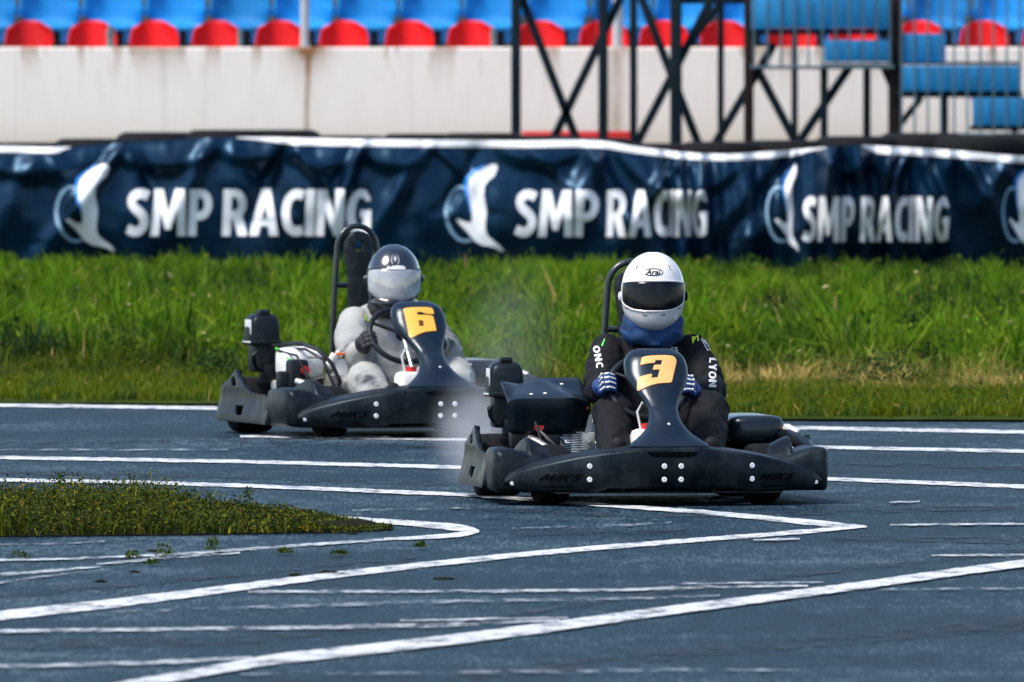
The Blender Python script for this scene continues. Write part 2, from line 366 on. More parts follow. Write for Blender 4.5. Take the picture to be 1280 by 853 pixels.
# ------------------------------------------------------------------ ground, track, lines
def asphalt_mat():
    m = bpy.data.materials.new('damp asphalt'); m.use_nodes = True; nt = m.node_tree; b = nt.nodes['Principled BSDF']; L = nt.links
    tc = nt.nodes.new('ShaderNodeTexCoord')
    def nz(scale, sc, det=6, rough=.6):
        mp = nt.nodes.new('ShaderNodeMapping'); mp.inputs['Scale'].default_value = sc; L.new(tc.outputs['Object'], mp.inputs['Vector'])
        n = nt.nodes.new('ShaderNodeTexNoise'); n.inputs['Scale'].default_value = scale; n.inputs['Detail'].default_value = det; n.inputs['Roughness'].default_value = rough
        L.new(mp.outputs[0], n.inputs['Vector']); return n.outputs['Fac']
    big = nz(.8, (1, .22, 1), 3); mott = nz(3.2, (1, .28, 1), 4, .65); fine = nz(11, (1, .16, 1), 4, .7); grit = nz(60, (1, .05, 1), 2, .8)
    def mathn(op, a, c):
        n = nt.nodes.new('ShaderNodeMath'); n.operation = op
        for i, x in enumerate((a, c)):
            if isinstance(x, (int, float)): n.inputs[i].default_value = x
            else: L.new(x, n.inputs[i])
        return n.outputs[0]
    s = .5
    for tex, k in ((big, .55), (nz(.5, (.6, 1.0, 1), 3), 1.1), (mott, .55), (fine, .85), (grit, 1.15)): s = mathn('ADD', s, mathn('MULTIPLY', mathn('SUBTRACT', tex, .5), k))
    cr = nt.nodes.new('ShaderNodeValToRGB'); e = cr.color_ramp.elements
    e[0].position = .20; e[0].color = (.003, .010, .017, 1); e[1].position = .90; e[1].color = (.066, .098, .124, 1)
    k = e.new(.5); k.color = (.0165, .034, .050, 1)
    L.new(s, cr.inputs[0]); L.new(cr.outputs[0], b.inputs['Base Color'])
    r = nt.nodes.new('ShaderNodeMapRange'); r.inputs[1].default_value = .35; r.inputs[2].default_value = .7; r.inputs[3].default_value = .5; r.inputs[4].default_value = .8
    L.new(s, r.inputs[0]); L.new(r.outputs[0], b.inputs['Roughness']); b.inputs['Specular IOR Level'].default_value = .02
    bp = nt.nodes.new('ShaderNodeBump'); bp.inputs['Strength'].default_value = .5; bp.inputs['Distance'].default_value = .01
    L.new(mathn('ADD', fine, grit), bp.inputs['Height']); L.new(bp.outputs[0], b.inputs['Normal'])
    return m
M['asphalt'] = asphalt_mat()
def paint_mat(name, wear, col=(.80, .80, .80)):
    m = bpy.data.materials.new(name); m.use_nodes = True; nt = m.node_tree; b = nt.nodes['Principled BSDF']; L = nt.links
    b.inputs['Base Color'].default_value = (*col, 1); b.inputs['Roughness'].default_value = .7
    tc = nt.nodes.new('ShaderNodeTexCoord'); mp = nt.nodes.new('ShaderNodeMapping'); mp.inputs['Scale'].default_value = (1, .3, 1); L.new(tc.outputs['Object'], mp.inputs['Vector'])
    n = nt.nodes.new('ShaderNodeTexNoise'); n.inputs['Scale'].default_value = 7; n.inputs['Detail'].default_value = 9; n.inputs['Roughness'].default_value = .75
    L.new(mp.outputs[0], n.inputs['Vector'])
    r = nt.nodes.new('ShaderNodeMapRange'); r.inputs[1].default_value = wear-.10; r.inputs[2].default_value = wear+.10; r.inputs[3].default_value = 0; r.inputs[4].default_value = 1
    L.new(n.outputs['Fac'], r.inputs[0]); L.new(r.outputs[0], b.inputs['Alpha'])
    return m
M['paint'] = paint_mat('white line paint', .425, (.50, .51, .52)); M['worn'] = paint_mat('worn line paint', .50, (.42, .44, .46)); M['faint'] = paint_mat('faint line paint', .56, (.26, .29, .32))
mb = MB(); mb.grid(1, 1, lambda u, v: (-260+520*u, -30+1430*v, 0))
tag(mb.build('road', M['asphalt'], smooth=False), 'blue grey damp asphalt kart track with white painted lines', kind='structure')
LINES = [
 ('paint', [(-30, 506, 5), (280, 510.5, 5), (480, 516, 4.5), (620, 521.5, 4.5), (980, 534.5, 5), (1320, 541, 5)]),
 ('faint', [(-30, 562, 2), (120, 562.5, 3), (285, 562, 2)]),
 ('paint', [(300, 545.5, 3), (430, 547, 3.5), (575, 549.5, 4), (800, 554, 4), (990, 558.5, 4.5), (1320, 565, 5)]),
 ('paint', [(-30, 571.5, 5), (300, 577, 5), (600, 585, 5), (800, 591, 5), (1030, 598.5, 5), (1320, 610, 6)]),
 ('paint', [(-30, 599.5, 5), (150, 602.5, 5), (300, 607, 5.5), (460, 613.5, 5.5), (590, 619, 5), (740, 630.5, 5), (870, 639.5, 6), (940, 646, 7), (1000, 652, 8), (1040, 655.5, 8), (1082, 658.5, 3)]),
 ('paint', [(1084, 658.8, 1.5), (1050, 661, 5), (1010, 664.5, 6.5), (940, 670, 6), (860, 676, 6.5), (740, 685.5, 7), (640, 694.5, 7.5), (540, 705, 8), (430, 717.5, 9), (340, 729, 10), (240, 742, 11.5), (120, 757, 13), (-30, 773, 14)]),
 ('paint', [(270, 634, 3), (340, 640.5, 5), (430, 648, 6), (510, 654, 8), (545, 657, 9.5), (575, 660, 11), (591, 662.5, 9), (599, 664.3, 4)]),
 ('paint', [(599, 664.6, 3), (588, 667, 8), (565, 669.5, 7), (530, 671.8, 5.5), (480, 674.5, 4)]),
 ('worn', [(500, 673.5, 3), (420, 678.5, 4), (340, 684.5, 4), (200, 694, 3.5), (90, 698.5, 3), (-30, 701, 3)]),
 ('worn', [(300, 691.5, 2.5), (215, 696.5, 4), (160, 702, 4), (120, 705.5, 2.5)]),
 ('worn', [(125, 708.5, 2), (60, 714, 4), (-30, 721, 4.5)]), ('faint', [(130, 712, 1.5), (50, 721, 3), (-30, 733, 4)]),
 ('faint', [(-30, 680, 2), (60, 680, 3), (130, 677, 2)]),
 ('worn', [(310, 740, 3.5), (480, 739.5, 4), (640, 739, 4), (800, 737, 4), (880, 733.5, 4.5), (1010, 732.5, 2.5)]),
 ('worn', [(850, 729.8, 1.5), (940, 728.8, 2), (1030, 728, 1.5)]),
 ('faint', [(140, 765, 3), (330, 759, 5), (560, 752, 5), (760, 748.5, 4), (900, 745, 3)]),
 ('worn', [(-30, 789.5, 5), (200, 787, 5), (420, 784, 5), (560, 781.5, 6), (700, 775.5, 2)]), ('worn', [(500, 776, 2), (610, 774, 3.5), (710, 772.5, 2)]),
 ('worn', [(-30, 834, 5), (120, 830.5, 5), (220, 827, 6), (315, 822, 2.5)]),
 ('paint', [(140, 860, 13), (260, 839, 13), (340, 824.5, 15), (440, 814, 15), (560, 800.5, 15), (680, 785, 14.5), (800, 768, 13), (940, 750, 12), (1080, 731.5, 11), (1200, 714.5, 11), (1320, 699, 11)]),
 ('worn', [(1113, 656.2, 2.5), (1200, 655.5, 3), (1320, 654.5, 2.5)]), ('worn', [(1165, 694.3, 2), (1240, 694, 3), (1320, 693.5, 3)]), ('worn', [(942, 675.3, 2), (970, 674.4, 3.5), (1000, 673.5, 2)]),
 ('faint', [(640, 660.5, 2), (780, 657, 3), (840, 653, 2)]), ('faint', [(440, 638, 2.5), (520, 636.5, 3), (590, 635, 2)]), ('worn', [(1112, 628, 1.5), (1140, 627.3, 3), (1150, 627, 2)]),
 ('faint', [(1090, 737.5, 2), (1200, 736, 3), (1320, 735.5, 3)]), ('faint', [(300, 843, 2), (560, 841, 4), (840, 838, 4), (1000, 838, 2)]),
]
M['skid'] = paint_mat('rubbered asphalt', .54, (.007, .0165, .025))
LINES = [('skid', [(-30, 590, 7), (300, 596, 6), (560, 606, 5)]), ('skid', [(-30, 553, 5), (280, 551, 5), (560, 558, 4)]), ('skid', [(560, 634, 5), (800, 645, 7), (980, 642, 6), (1320, 632, 8)]), ('skid', [(640, 668, 6), (860, 662, 4)]),
 ('skid', [(1040, 672, 7), (1320, 676, 12)]), ('skid', [(-30, 808, 16), (300, 800, 12), (640, 768, 7), (960, 722, 7), (1320, 684, 8)]), ('skid', [(560, 846, 16), (900, 812, 16), (1320, 776, 20)]), ('skid', [(-30, 748, 9), (200, 727, 7), (520, 696, 5)]), ('skid', [(1000, 577, 5), (1320, 586, 6)])]+LINES
for k, (mk, pts) in enumerate(LINES):
    va = []; f = []
    ln = []
    for (a, b) in zip(pts, pts[1:]):
        n = max(2, int(abs(b[0]-a[0])/5))
        for i in range(n):
            u = i/n; ln.append([a[j]+(b[j]-a[j])*u for j in range(3)])
    ln.append(list(pts[-1]))
    # gentle smoothing of the traced corners
    for it in range(6):
        ln = [ln[0]]+[[ln[i][0], (ln[i-1][1]+2*ln[i][1]+ln[i+1][1])/4, (ln[i-1][2]+2*ln[i][2]+ln[i+1][2])/4] for i in range(1, len(ln)-1)]+[ln[-1]]
    for i, (x, y, t) in enumerate(ln):
        j1 = noise.noise((x*.09, k*7.1, 0))*.9+noise.noise((x*.35, k*3.7, 4))*.5; j2 = noise.noise((x*.09, k*7.1, 9))*.9+noise.noise((x*.35, k*3.7, 14))*.5
        if mk == 'paint': j1 *= .7; j2 *= .7
        zz = .003+.00018*k
        t *= .84; va.append(gp(x, y-t/2+j1, zz)); va.append(gp(x, y+t/2+j2, zz))
        if i: q = 2*i; f.append((q-2, q-1, q+1, q))
    mb = MB(); mb.add(va, f)
    if mk == 'skid': tag(mb.build('tyre_mark', M[mk], smooth=False), 'dark rubber tyre mark along the asphalt track', kind='structure')
    else: tag(mb.build('track_line', M[mk], smooth=False), 'white painted line on the asphalt track', kind='structure')
# ------------------------------------------------------------------ grass verge
BAN = 131.5                                    # distance of the banner
def edge_y(px): return lerp_tab([(-400, 496), (0, 503), (280, 505), (620, 515.5), (860, 521.5), (980, 524), (1280, 525), (1700, 528)], px)
M['soil'] = mat('grass soil', (.03, .045, .010), 1, spec=0, noise_amt=.4, noise_scale=3)
va = []; f = []
xs = [-420+i*40 for i in range(54)]
for i, px in enumerate(xs):
    y0 = edge_y(px)+noise.noise((px*.05, 1, 0))*1.2
    a = gp(px, y0, .012); va.append(a)
    va.append(Vector((a.x, a.y+1.5, .03))); va.append(Vector(((px-640)*BAN/F, BAN+9.5, .03)))
    if i: q = 3*i; f += [(q-3, q, q+1, q-2), (q-2, q+1, q+2, q-1)]
mb = MB(); mb.add(va, f); tag(mb.build('grass_verge', M['soil'], smooth=False), 'ground of the grass verge behind the track', kind='structure')
def leaf_mat(name, tr=.35, rough=.6):
    m = bpy.data.materials.new(name); m.use_nodes = True; nt = m.node_tree; b = nt.nodes['Principled BSDF']; L = nt.links
    at = nt.nodes.new('ShaderNodeAttribute'); at.attribute_name = 'tint'
    L.new(at.outputs['Color'], b.inputs['Base Color']); b.inputs['Roughness'].default_value = rough; b.inputs['Specular IOR Level'].default_value = .1
    t = nt.nodes.new('ShaderNodeBsdfTranslucent'); L.new(at.outputs['Color'], t.inputs['Color'])
    mx = nt.nodes.new('ShaderNodeMixShader'); mx.inputs[0].default_value = tr
    L.new(b.outputs[0], mx.inputs[1]); L.new(t.outputs[0], mx.inputs[2]); L.new(mx.outputs[0], nt.nodes['Material Output'].inputs['Surface'])
    return m
M['grass'] = leaf_mat('grass blades', .4); M['leaf'] = leaf_mat('weed leaves', .12)
def tint_mesh(name, V, Fq, C, material, quads=True):
    """V (n,3), faces (m,k) array, per-vertex colours"""
    me = bpy.data.meshes.new(name); k = Fq.shape[1]
    me.vertices.add(len(V)); me.vertices.foreach_set('co', V.astype(np.float32).ravel())
    me.loops.add(Fq.size); me.loops.foreach_set('vertex_index', Fq.astype(np.int32).ravel())
    me.polygons.add(len(Fq)); me.polygons.foreach_set('loop_start', np.arange(0, Fq.size, k, dtype=np.int32))
    me.update(calc_edges=True)
    ca = me.color_attributes.new('tint', 'FLOAT_COLOR', 'POINT')
    c4 = np.ones((len(V), 4), np.float32); c4[:, :3] = C; ca.data.foreach_set('color', c4.ravel())
    me.materials.append(material); o = bpy.data.objects.new(name, me); COL.objects.link(o); return o
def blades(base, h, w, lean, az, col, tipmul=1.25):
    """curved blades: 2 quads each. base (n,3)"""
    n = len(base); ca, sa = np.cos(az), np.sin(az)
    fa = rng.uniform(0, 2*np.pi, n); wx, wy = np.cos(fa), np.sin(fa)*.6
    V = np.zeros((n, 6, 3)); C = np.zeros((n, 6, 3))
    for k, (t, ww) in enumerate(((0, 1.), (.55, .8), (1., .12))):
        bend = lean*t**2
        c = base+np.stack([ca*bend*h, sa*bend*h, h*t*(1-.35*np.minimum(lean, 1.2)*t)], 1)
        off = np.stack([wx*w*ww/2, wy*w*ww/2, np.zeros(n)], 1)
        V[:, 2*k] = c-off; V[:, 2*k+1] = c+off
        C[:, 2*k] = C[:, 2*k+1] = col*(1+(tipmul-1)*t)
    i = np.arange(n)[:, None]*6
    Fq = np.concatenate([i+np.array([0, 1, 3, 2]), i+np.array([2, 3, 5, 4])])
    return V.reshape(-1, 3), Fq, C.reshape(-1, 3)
def nz2(x, y, s, o=0): return np.array([noise.noise((a*s+o, b*s*.35, o)) for a, b in zip(x, y)])
N = 150000
px = rng.uniform(-90, 1370, N); t = rng.uniform(0, 1, N)
ye = np.interp(px, [-400, 0, 280, 620, 860, 980, 1280, 1700], [496, 503, 505, 515.5, 521.5, 524, 525, 528])+rng.normal(0, .7, N)
d0 = F*CAMZ/(ye-HY); d = d0+(BAN-.25-d0)*t**1.25; X = (px-640)*d/F
gy = F*CAMZ/d+HY
n1 = nz2(X, d, 1.1); n2 = nz2(X, d, 3.2, 20); n3 = nz2(X, d, .45, 50)
depth = d-d0
right = np.clip((px-840)/120, 0, 1)
start = 4.6+1.0*right+n1*1.0
tall = np.clip((depth-start)/2.5, 0, 1)
clump = np.clip(.3+1.5*nz2(X, d, 2.3, 71)+.8*n2, 0, 1.3)
lim = np.clip((gy-(338-20*clump+8*np.clip((px-640)/300, 0, 1)))/(F/d), .03, 1)
h = (.04+.05*rng.random(N))*(1-tall)+tall*np.clip(.10+.20*clump+.20*n1+.06*rng.normal(0, 1, N), .04, .60)
h = np.minimum(h, lim*(.75+.4*rng.random(N)))
bright = np.array([.088, .172, .005]); mid = np.array([.030, .074, .004]); dark = np.array([.008, .028, .006]); yel = np.array([.22, .25, .014]); straw = np.array([.46, .32, .10]); short = np.array([.092, .112, .003])
m1 = np.clip(.42+1.5*n1+1.1*n2+.18*rng.normal(0, 1, N), 0, 1)[:, None]
col = mid+(bright-mid)*m1; dm = np.clip(-3.0*n3-3.4*n2+.02-.45*(clump-.4)+.15*rng.normal(0, 1, N), 0, 1)[:, None]
rb = np.clip((px-700)/250, 0, 1)*np.clip((385-gy+16*n1)/36, 0, 1); dm = np.maximum(dm, (rb*.85)[:, None])  # back right blades: darker plants, with banner shade painted into their colour
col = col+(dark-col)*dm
ym = (rng.random(N) < .10+.25*np.clip(n3+.1, 0, 1))[:, None]; col = np.where(ym, col*.5+yel*.5, col)
sm = (1-tall)[:, None]*.9; shc = np.where((nz2(X, d, 6, 33) < -.12)[:, None], np.array([.05, .085, .008]), short); col = col+(shc-col)*sm
sb = np.clip(1-np.abs(depth-start-.6)/1.5, 0, 1)*np.clip((px-850)/60, 0, 1)*(rng.random(N) < .8); sb = (sb*np.clip(.75+1.8*n2, 0, 1))[:, None]
col = col+(straw-col)*sb
ol = (rng.random(N) < .012)[:, None]; col = np.where(ol, straw*.7, col)
brown = np.clip(1-np.abs(depth-start+.5)/1.1, 0, 1)*(1-right)*np.clip(.35+2*n1, 0, 1)*.7; col = col+(np.array([.05, .045, .014])-col)*brown[:, None]
h = h*(1-.45*brown)
base = np.stack([X, d, np.full(N, .012)], 1)
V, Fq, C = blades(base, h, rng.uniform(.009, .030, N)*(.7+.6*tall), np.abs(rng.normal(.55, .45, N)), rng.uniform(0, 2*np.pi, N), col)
Nf = 26000; sel = rng.integers(0, N, Nf); tp = tall[sel] > .5; sel = sel[tp]; Nf = len(sel)
P = base[sel].copy(); P[:, 2] += h[sel]*rng.uniform(.3, 1.0, Nf); P[:, 0] += rng.normal(0, .02, Nf)
u = rng.normal(0, 1, (Nf, 3)); u /= np.linalg.norm(u, axis=1)[:, None]; w = np.cross(u, rng.normal(0, 1, (Nf, 3))); w /= np.linalg.norm(w, axis=1)[:, None]
s = rng.uniform(.010, .030, Nf)[:, None]
Vf = np.stack([P-u*s, P+w*s*.5, P+u*s, P-w*s*.5], 1).reshape(-1, 3); Vf[:, 2] = np.maximum(Vf[:, 2], .015)
fc = np.where((rng.random(Nf) < .04)[:, None], np.array([.40, .36, .16]), col[sel]*rng.uniform(.5, 1.5, Nf)[:, None])
Fq = np.concatenate([Fq, np.arange(4*Nf).reshape(-1, 4)+len(V)]); V = np.concatenate([V, Vf]); C = np.concatenate([C, np.repeat(fc, 4, 0)])
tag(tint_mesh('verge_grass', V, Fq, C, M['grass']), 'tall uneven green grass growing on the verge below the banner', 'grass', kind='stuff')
def leaf_cluster(n, rx, ry, hz, size, cols, seed, sprig=.3):
    r = np.random.default_rng(seed)
    a = r.uniform(0, 2*np.pi, n); q = np.sqrt(r.random(n)); z = r.random(n)**.8
    sh = 1-.55*z**2
    P = np.stack([np.cos(a)*q*rx*sh, np.sin(a)*q*ry*sh, z*hz*(.75+.5*r.random(n))], 1)
    u = r.normal(0, 1, (n, 3)); u /= np.linalg.norm(u, axis=1)[:, None]; u[:, 2] = np.abs(u[:, 2])*.7
    w = np.cross(u, r.normal(0, 1, (n, 3))); w /= np.linalg.norm(w, axis=1)[:, None]
    s = size*(.5+r.random(n))[:, None]
    V = np.stack([P-u*s*.9, P+w*s*.42, P+u*s, P-w*s*.42], 1).reshape(-1, 3)
    V[:, 2] = np.maximum(V[:, 2], .006)
    ci = r.integers(0, len(cols), n); C = np.repeat(np.array(cols)[ci]*(.75+.5*r.random(n))[:, None], 4, 0)
    Fq = np.arange(4*n).reshape(-1, 4); return V, Fq, C
for k, (wx_, wy_, hh, ww, lab) in enumerate([(60, 408, .22, .30, 'dark leafy weed in the tall grass near the left edge of the photo'), (196, 412, .21, .34, 'dark leafy weed in the tall grass below the first white bird emblem'),
        (270, 480, .22, .30, 'dark weed low in the grass just left of the far kart engine'), (1105, 490, .24, .42, 'broad dark weed in the grass right of the white helmet driver'), (730, 455, .22, .28, 'dark weed in the grass left of the white helmet'), (170, 350, .2, .30, 'dark weed against the foot of the banner near its first bird emblem')]):
    p = gp(wx_, wy_); V, Fq, C = leaf_cluster(1300, ww*.7, ww*.6, hh*.75, .011, [(.012, .036, .006), (.02, .05, .007), (.03, .07, .008)], 30+k)
    o = tint_mesh('weed', V, Fq, C, M['leaf']); o.location = (p.x, p.y, .01); tag(o, lab, 'weed', 'dark weeds in the grass')
# ------------------------------------------------------------------ grass island in the foreground
isl = [(-60, 638), (40, 638), (140, 639), (240, 642), (320, 647), (400, 653), (460, 658), (497, 661.5), (470, 665), (420, 667.5), (330, 669.5), (220, 671.5), (100, 673), (-60, 674)]
M['island_soil'] = mat('dark soil', (.016, .017, .011), 1, spec=0, noise_amt=.4, noise_scale=12, bump=.5, bump_scale=30)
pts = [gp(x, y) for x, y in isl]; cen = sum(pts, Vector())/len(pts); pts = [Vector((cen.x+(p.x-cen.x)*.95, cen.y+(p.y-cen.y)*.88, 0)) for p in pts]
va = [Vector((p.x, p.y, .0025+.0)) for p in pts]+[Vector((cen.x+(p.x-cen.x)*.90, cen.y+(p.y-cen.y)*.75, .03)) for p in pts]
n = len(pts); f = [(i, (i+1) % n, n+(i+1) % n, n+i) for i in range(n)]+[tuple(range(n, 2*n))]
mb = MB(); mb.add(va, f); tag(mb.build('grass_island', M['island_soil'], smooth=False), 'low soil island with plants inside the hairpin', kind='structure')
Np = 62000
px = rng.uniform(-60, 490, Np); top = np.interp(px, [-60, 140, 240, 320, 400, 460, 497], [641, 641, 643, 647, 653, 658, 661.5]); bot = np.interp(px, [-60, 100, 220, 330, 420, 470, 497], [673.5, 672.5, 671, 669, 667, 664.5, 662])
yy = top+(bot-top)*rng.random(Np)**.9+rng.normal(0, .55, Np)+np.where(rng.random(Np) < .04, rng.normal(0, 2.2, Np), 0)
dd = F*CAMZ/(yy-HY); X = (px-640)*dd/F
fr = np.clip((500-px)/330, .07, 1)**.95
nn = nz2(X, dd, 5); nb = nz2(X, dd, 1.6, 9)
hh = np.clip((.115+.09*nn+.06*nb)*fr, .012, .26)*rng.uniform(.5, 1.15, Np)
B0 = np.stack([X, dd, np.full(Np, .01)], 1)
olive = np.array([[.038, .052, .002], [.125, .125, .003], [.025, .038, .003], [.011, .022, .004], [.17, .08, .005]])
ci = rng.choice(5, Np, p=[.36, .14, .29, .19, .02]); colr = olive[ci]*(1+.5*nb[:, None])
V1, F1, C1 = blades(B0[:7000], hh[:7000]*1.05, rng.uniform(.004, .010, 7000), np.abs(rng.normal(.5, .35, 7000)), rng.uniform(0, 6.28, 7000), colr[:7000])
n2_ = Np-7000; P = B0[7000:].copy(); P[:, 2] = hh[7000:]*rng.random(n2_)**.45
u = rng.normal(0, 1, (n2_, 3)); u[:, 2] *= .5; u /= np.linalg.norm(u, axis=1)[:, None]; w = np.cross(u, rng.normal(0, 1, (n2_, 3))); w /= np.linalg.norm(w, axis=1)[:, None]
s = rng.uniform(.004, .0105, n2_)[:, None]
V2 = np.stack([P-u*s, P+w*s*.55, P+u*s, P-w*s*.55], 1).reshape(-1, 3); V2[:, 2] = np.maximum(V2[:, 2], .008)
F2 = np.arange(4*n2_).reshape(-1, 4)+len(V1); C2 = np.repeat(colr[7000:], 4, 0)
tag(tint_mesh('island_plants', np.concatenate([V1, V2]), np.concatenate([F1, F2]), np.concatenate([C1, C2]), M['leaf']), 'low olive green ground plants covering the island inside the hairpin', 'ground cover', kind='stuff')
TUFTS = [(205, 699, .05, .06, 'small green tuft on the asphalt, the largest below the island'), (24, 700, .03, .05, 'small green tuft on the asphalt at the left edge of the photo'), (266, 691, .055, .035, 'little upright weed on the asphalt just below the island'),
         (165, 700, .03, .045, 'flat green tuft beside the worn white lines left of the largest tuft'), (357, 694, .025, .04, 'flat green tuft on the asphalt right of the upright weed'), (425, 696, .02, .05, 'small flat tuft on the asphalt below the tip of the island'),
         (525, 687, .025, .03, 'lone tiny weed on the asphalt between the two curved lines'), (190, 708, .02, .04, 'small dark weed speck on the asphalt below the largest tuft'),
         (310, 634, .075, .04, 'bushy weed sticking up from the back edge of the island'), (75, 611, .055, .035, 'weed standing up on the far side of the island near the left edge')]
for k, (x, y, hh_, ww, lab) in enumerate(TUFTS):
    p = gp(x, y); V, Fq, C = leaf_cluster(110, ww, ww*2.2, hh_, .009, [(.03, .06, .007), (.05, .075, .006), (.018, .036, .007)], 80+k)
    o = tint_mesh('grass_tuft', V, Fq, C, M['leaf']); o.location = (p.x, p.y, .003); tag(o, lab, 'weed tuft', 'weed tufts on the asphalt')
for k, (x, y, r_) in enumerate([(370, 720, .024), (410, 718, .034), (555, 725, .028), (125, 728, .022), (190, 690, .02), (440, 668, .02), (170, 716, .018)]):
    p = gp(x, y); mb = MB(); bm = bmesh.new(); bmesh.ops.create_icosphere(bm, subdivisions=3, radius=r_)
    for q in bm.verts:
        q.co *= 1+.9*noise.noise(q.co*45+Vector((k*5, 0, 0))); q.co.z = q.co.z*.28+r_*.12; q.co.y *= 1.6
    mb.bm(bm); o = mb.build('dirt_clod', M['island_soil']); o.location = (p.x, p.y, 0)
    tag(o, ['brown dirt clod on the white line, left of the pair', 'flat dirt clod lying on the white line, right of the pair', 'dark dirt clod on the asphalt right of the curved line', 'dark dirt clod near the left edge between two lines', 'dirt clod just under the front edge of the island', 'dirt clod beside the tip of the island', 'dirt clod below the largest weed tuft'][k], 'dirt clod', 'dirt clods on the track')
# ------------------------------------------------------------------ karts (local: forward = -Y, +X = driver's left)
NZ_W = [(.262, .175), (.272, .168), (.29, .140), (.315, .108), (.345, .083), (.38, .068), (.415, .066), (.45, .079), (.485, .102), (.52, .123), (.555, .137), (.59, .140), (.62, .136), (.648, .122), (.666, .100), (.677, .07)]
NZ_Y = [(.262, -.885), (.30, -.84), (.36, -.775), (.42, -.70), (.50, -.60), (.58, -.53), (.64, -.49), (.677, -.465)]
def nose_mesh():
    mb = MB(); rings = []
    for i in range(44):
        z = .262+(.677-.262)*i/43; w = smooth_tab(NZ_W, z); y = smooth_tab(NZ_Y, z)
        fb = .045+.26*w if z > .42 else .06+.18*w; bk = .045+.10*w
        if i > 40: k = (43-i)/3*.55+.45; fb *= k; bk *= k
        ring = []
        for k in range(40):
            a = 2*math.pi*k/40; c, s = math.cos(a), math.sin(a)
            yy = -fb*abs(s)**.85 if s > 0 else bk*abs(s)**.8
            ring.append((w*math.copysign(abs(c)**.85, c), y+yy, z))
        rings.append(ring)
    mb.loft(rings); return mb
BUMP_T = [(0, .262), (.10, .260), (.2, .248), (.3, .236), (.42, .216), (.55, .184), (.64, .155), (.70, .128)]
BUMP_B = [(0, .076), (.27, .076), (.31, .064), (.55, .062), (.64, .066), (.70, .080)]
def bump_y(x): return -.975+.25*(abs(x)/.70)**2.4
def bumper_mesh():
    mb = MB(); rings = []
    n = 56
    for i in range(n+1):
        x = -.70+1.40*i/n; ax = abs(x); y = bump_y(x); t = smooth_tab(BUMP_T, ax); b = smooth_tab(BUMP_B, ax)
        if i in (0, n): t -= .01; b += .008
        m = (t+b)/2; dep = .17*(1-(ax/.72)**3)+.05
        rings.append([(x, y+.03, b), (x, y+.006, b+.004), (x, y-.004, b+.015), (x, y-.010, m), (x, y-.008, t-.016), (x, y-.002, t-.005), (x, y+.010, t), (x, y+.05, t+.004), (x, y+dep, t+.010), (x, y+dep, t-.02), (x, y+.06, t-.03), (x, y+.05, b+.02)])
    mb.loft(rings); return mb
def side_pod(sg):
    """sculpted pod between the wheels, sg = -1 image left"""
    mb = MB(); rings = []
    S = [(-.715, .46, .700, .080, .190), (-.708, .42, .718, .066, .218), (-.69, .395, .733, .060, .238), (-.64, .38, .740, .058, .246), (-.55, .38, .737, .058, .248), (-.42, .42, .728, .058, .247), (-.30, .46, .716, .058, .236), (-.27, .48, .713, .058, .20)]
    for y, xi, xo, zb, zt in S:
        r = min(.016, (zt-zb)*.3); m = (xi+xo)/2
        ring = [(xi, zb), (xo-r, zb), (xo-.3*r, zb+.3*r), (xo, zb+r), (xo+.004, (zb+zt)/2), (xo, zt-r), (xo-.3*r, zt-.3*r), (xo-r, zt), (xo-.06, zt+.004), (m+.05, zt-.012), (m, zt-.03), (xi+.02, zt-.045), (xi, zt-.06)]
        rings.append([(sg*a, y, b) for a, b in ring])
    mb.loft(rings)
    return mb
def pod_hump(sg):
    mb = MB(); rings = []
    for y, a, h in ((-.70, .0, .0), (-.66, .35, .4), (-.60, .8, .9), (-.54, 1, 1), (-.42, .9, .85), (-.25, .6, .5), (-.05, .4, .25), (.05, .2, .05)):
        zt = .18+.115*h; x0, x1 = .34+.03*a, .60
        pk = .575
        rings.append([(sg*x, y, z) for x, z in ((x0-.03, .15), (x1, .15), (x1-.003, .15+.6*(zt-.15)), (pk+.012, zt-.008), (pk, zt), (pk-.025, zt-.012), (.50, .17+.70*(zt-.17)), (.44, .165+.42*(zt-.165)), (x0, .165+.18*(zt-.165)))])
    mb.loft(rings); return mb
def guard_mesh(sg):
    """rear wheel guard panel: profile in (y, z), thick, bent round the rear corner"""
    out = [(.84, .155), (.80, .165), (.70, .20), (.56, .235), (.47, .268), (.43, .300), (.40, .320), (.37, .318), (.345, .300), (.22, .250), (.10, .214), (.02, .206), (-.10, .206), (-.16, .205), (-.185, .19), (-.215, .145), (-.235, .130), (-.262, .140), (-.29, .165), (-.33, .19), (-.33, .06), (.30, .060), (.62, .066), (.84, .075)]
    tri = [(.425, .272), (.40, .285), (.33, .246), (.345, .238), (.415, .236)]
    sq = [(.285, .142), (.165, .142), (.165, .095), (.285, .095)]
    # smooth the outline
    v, f = flat([out, tri, sq], .03)
    def pos(y, z):
        x = .668+.03*math.exp(-((z-.06)/.09)**2)
        if y > .5: x -= .16*((y-.5)/.34)**2.2
        if y < -.15: x += .03*((-.15-y)/.18)
        if z > .235: x -= .25*(z-.235)
        yy = y if y < .72 else .72+(y-.72)*.8
        return Vector((sg*x, yy, z))
    V = [pos(*p) for p in v]
    mb = MB(); mb.add(V, f); return mb
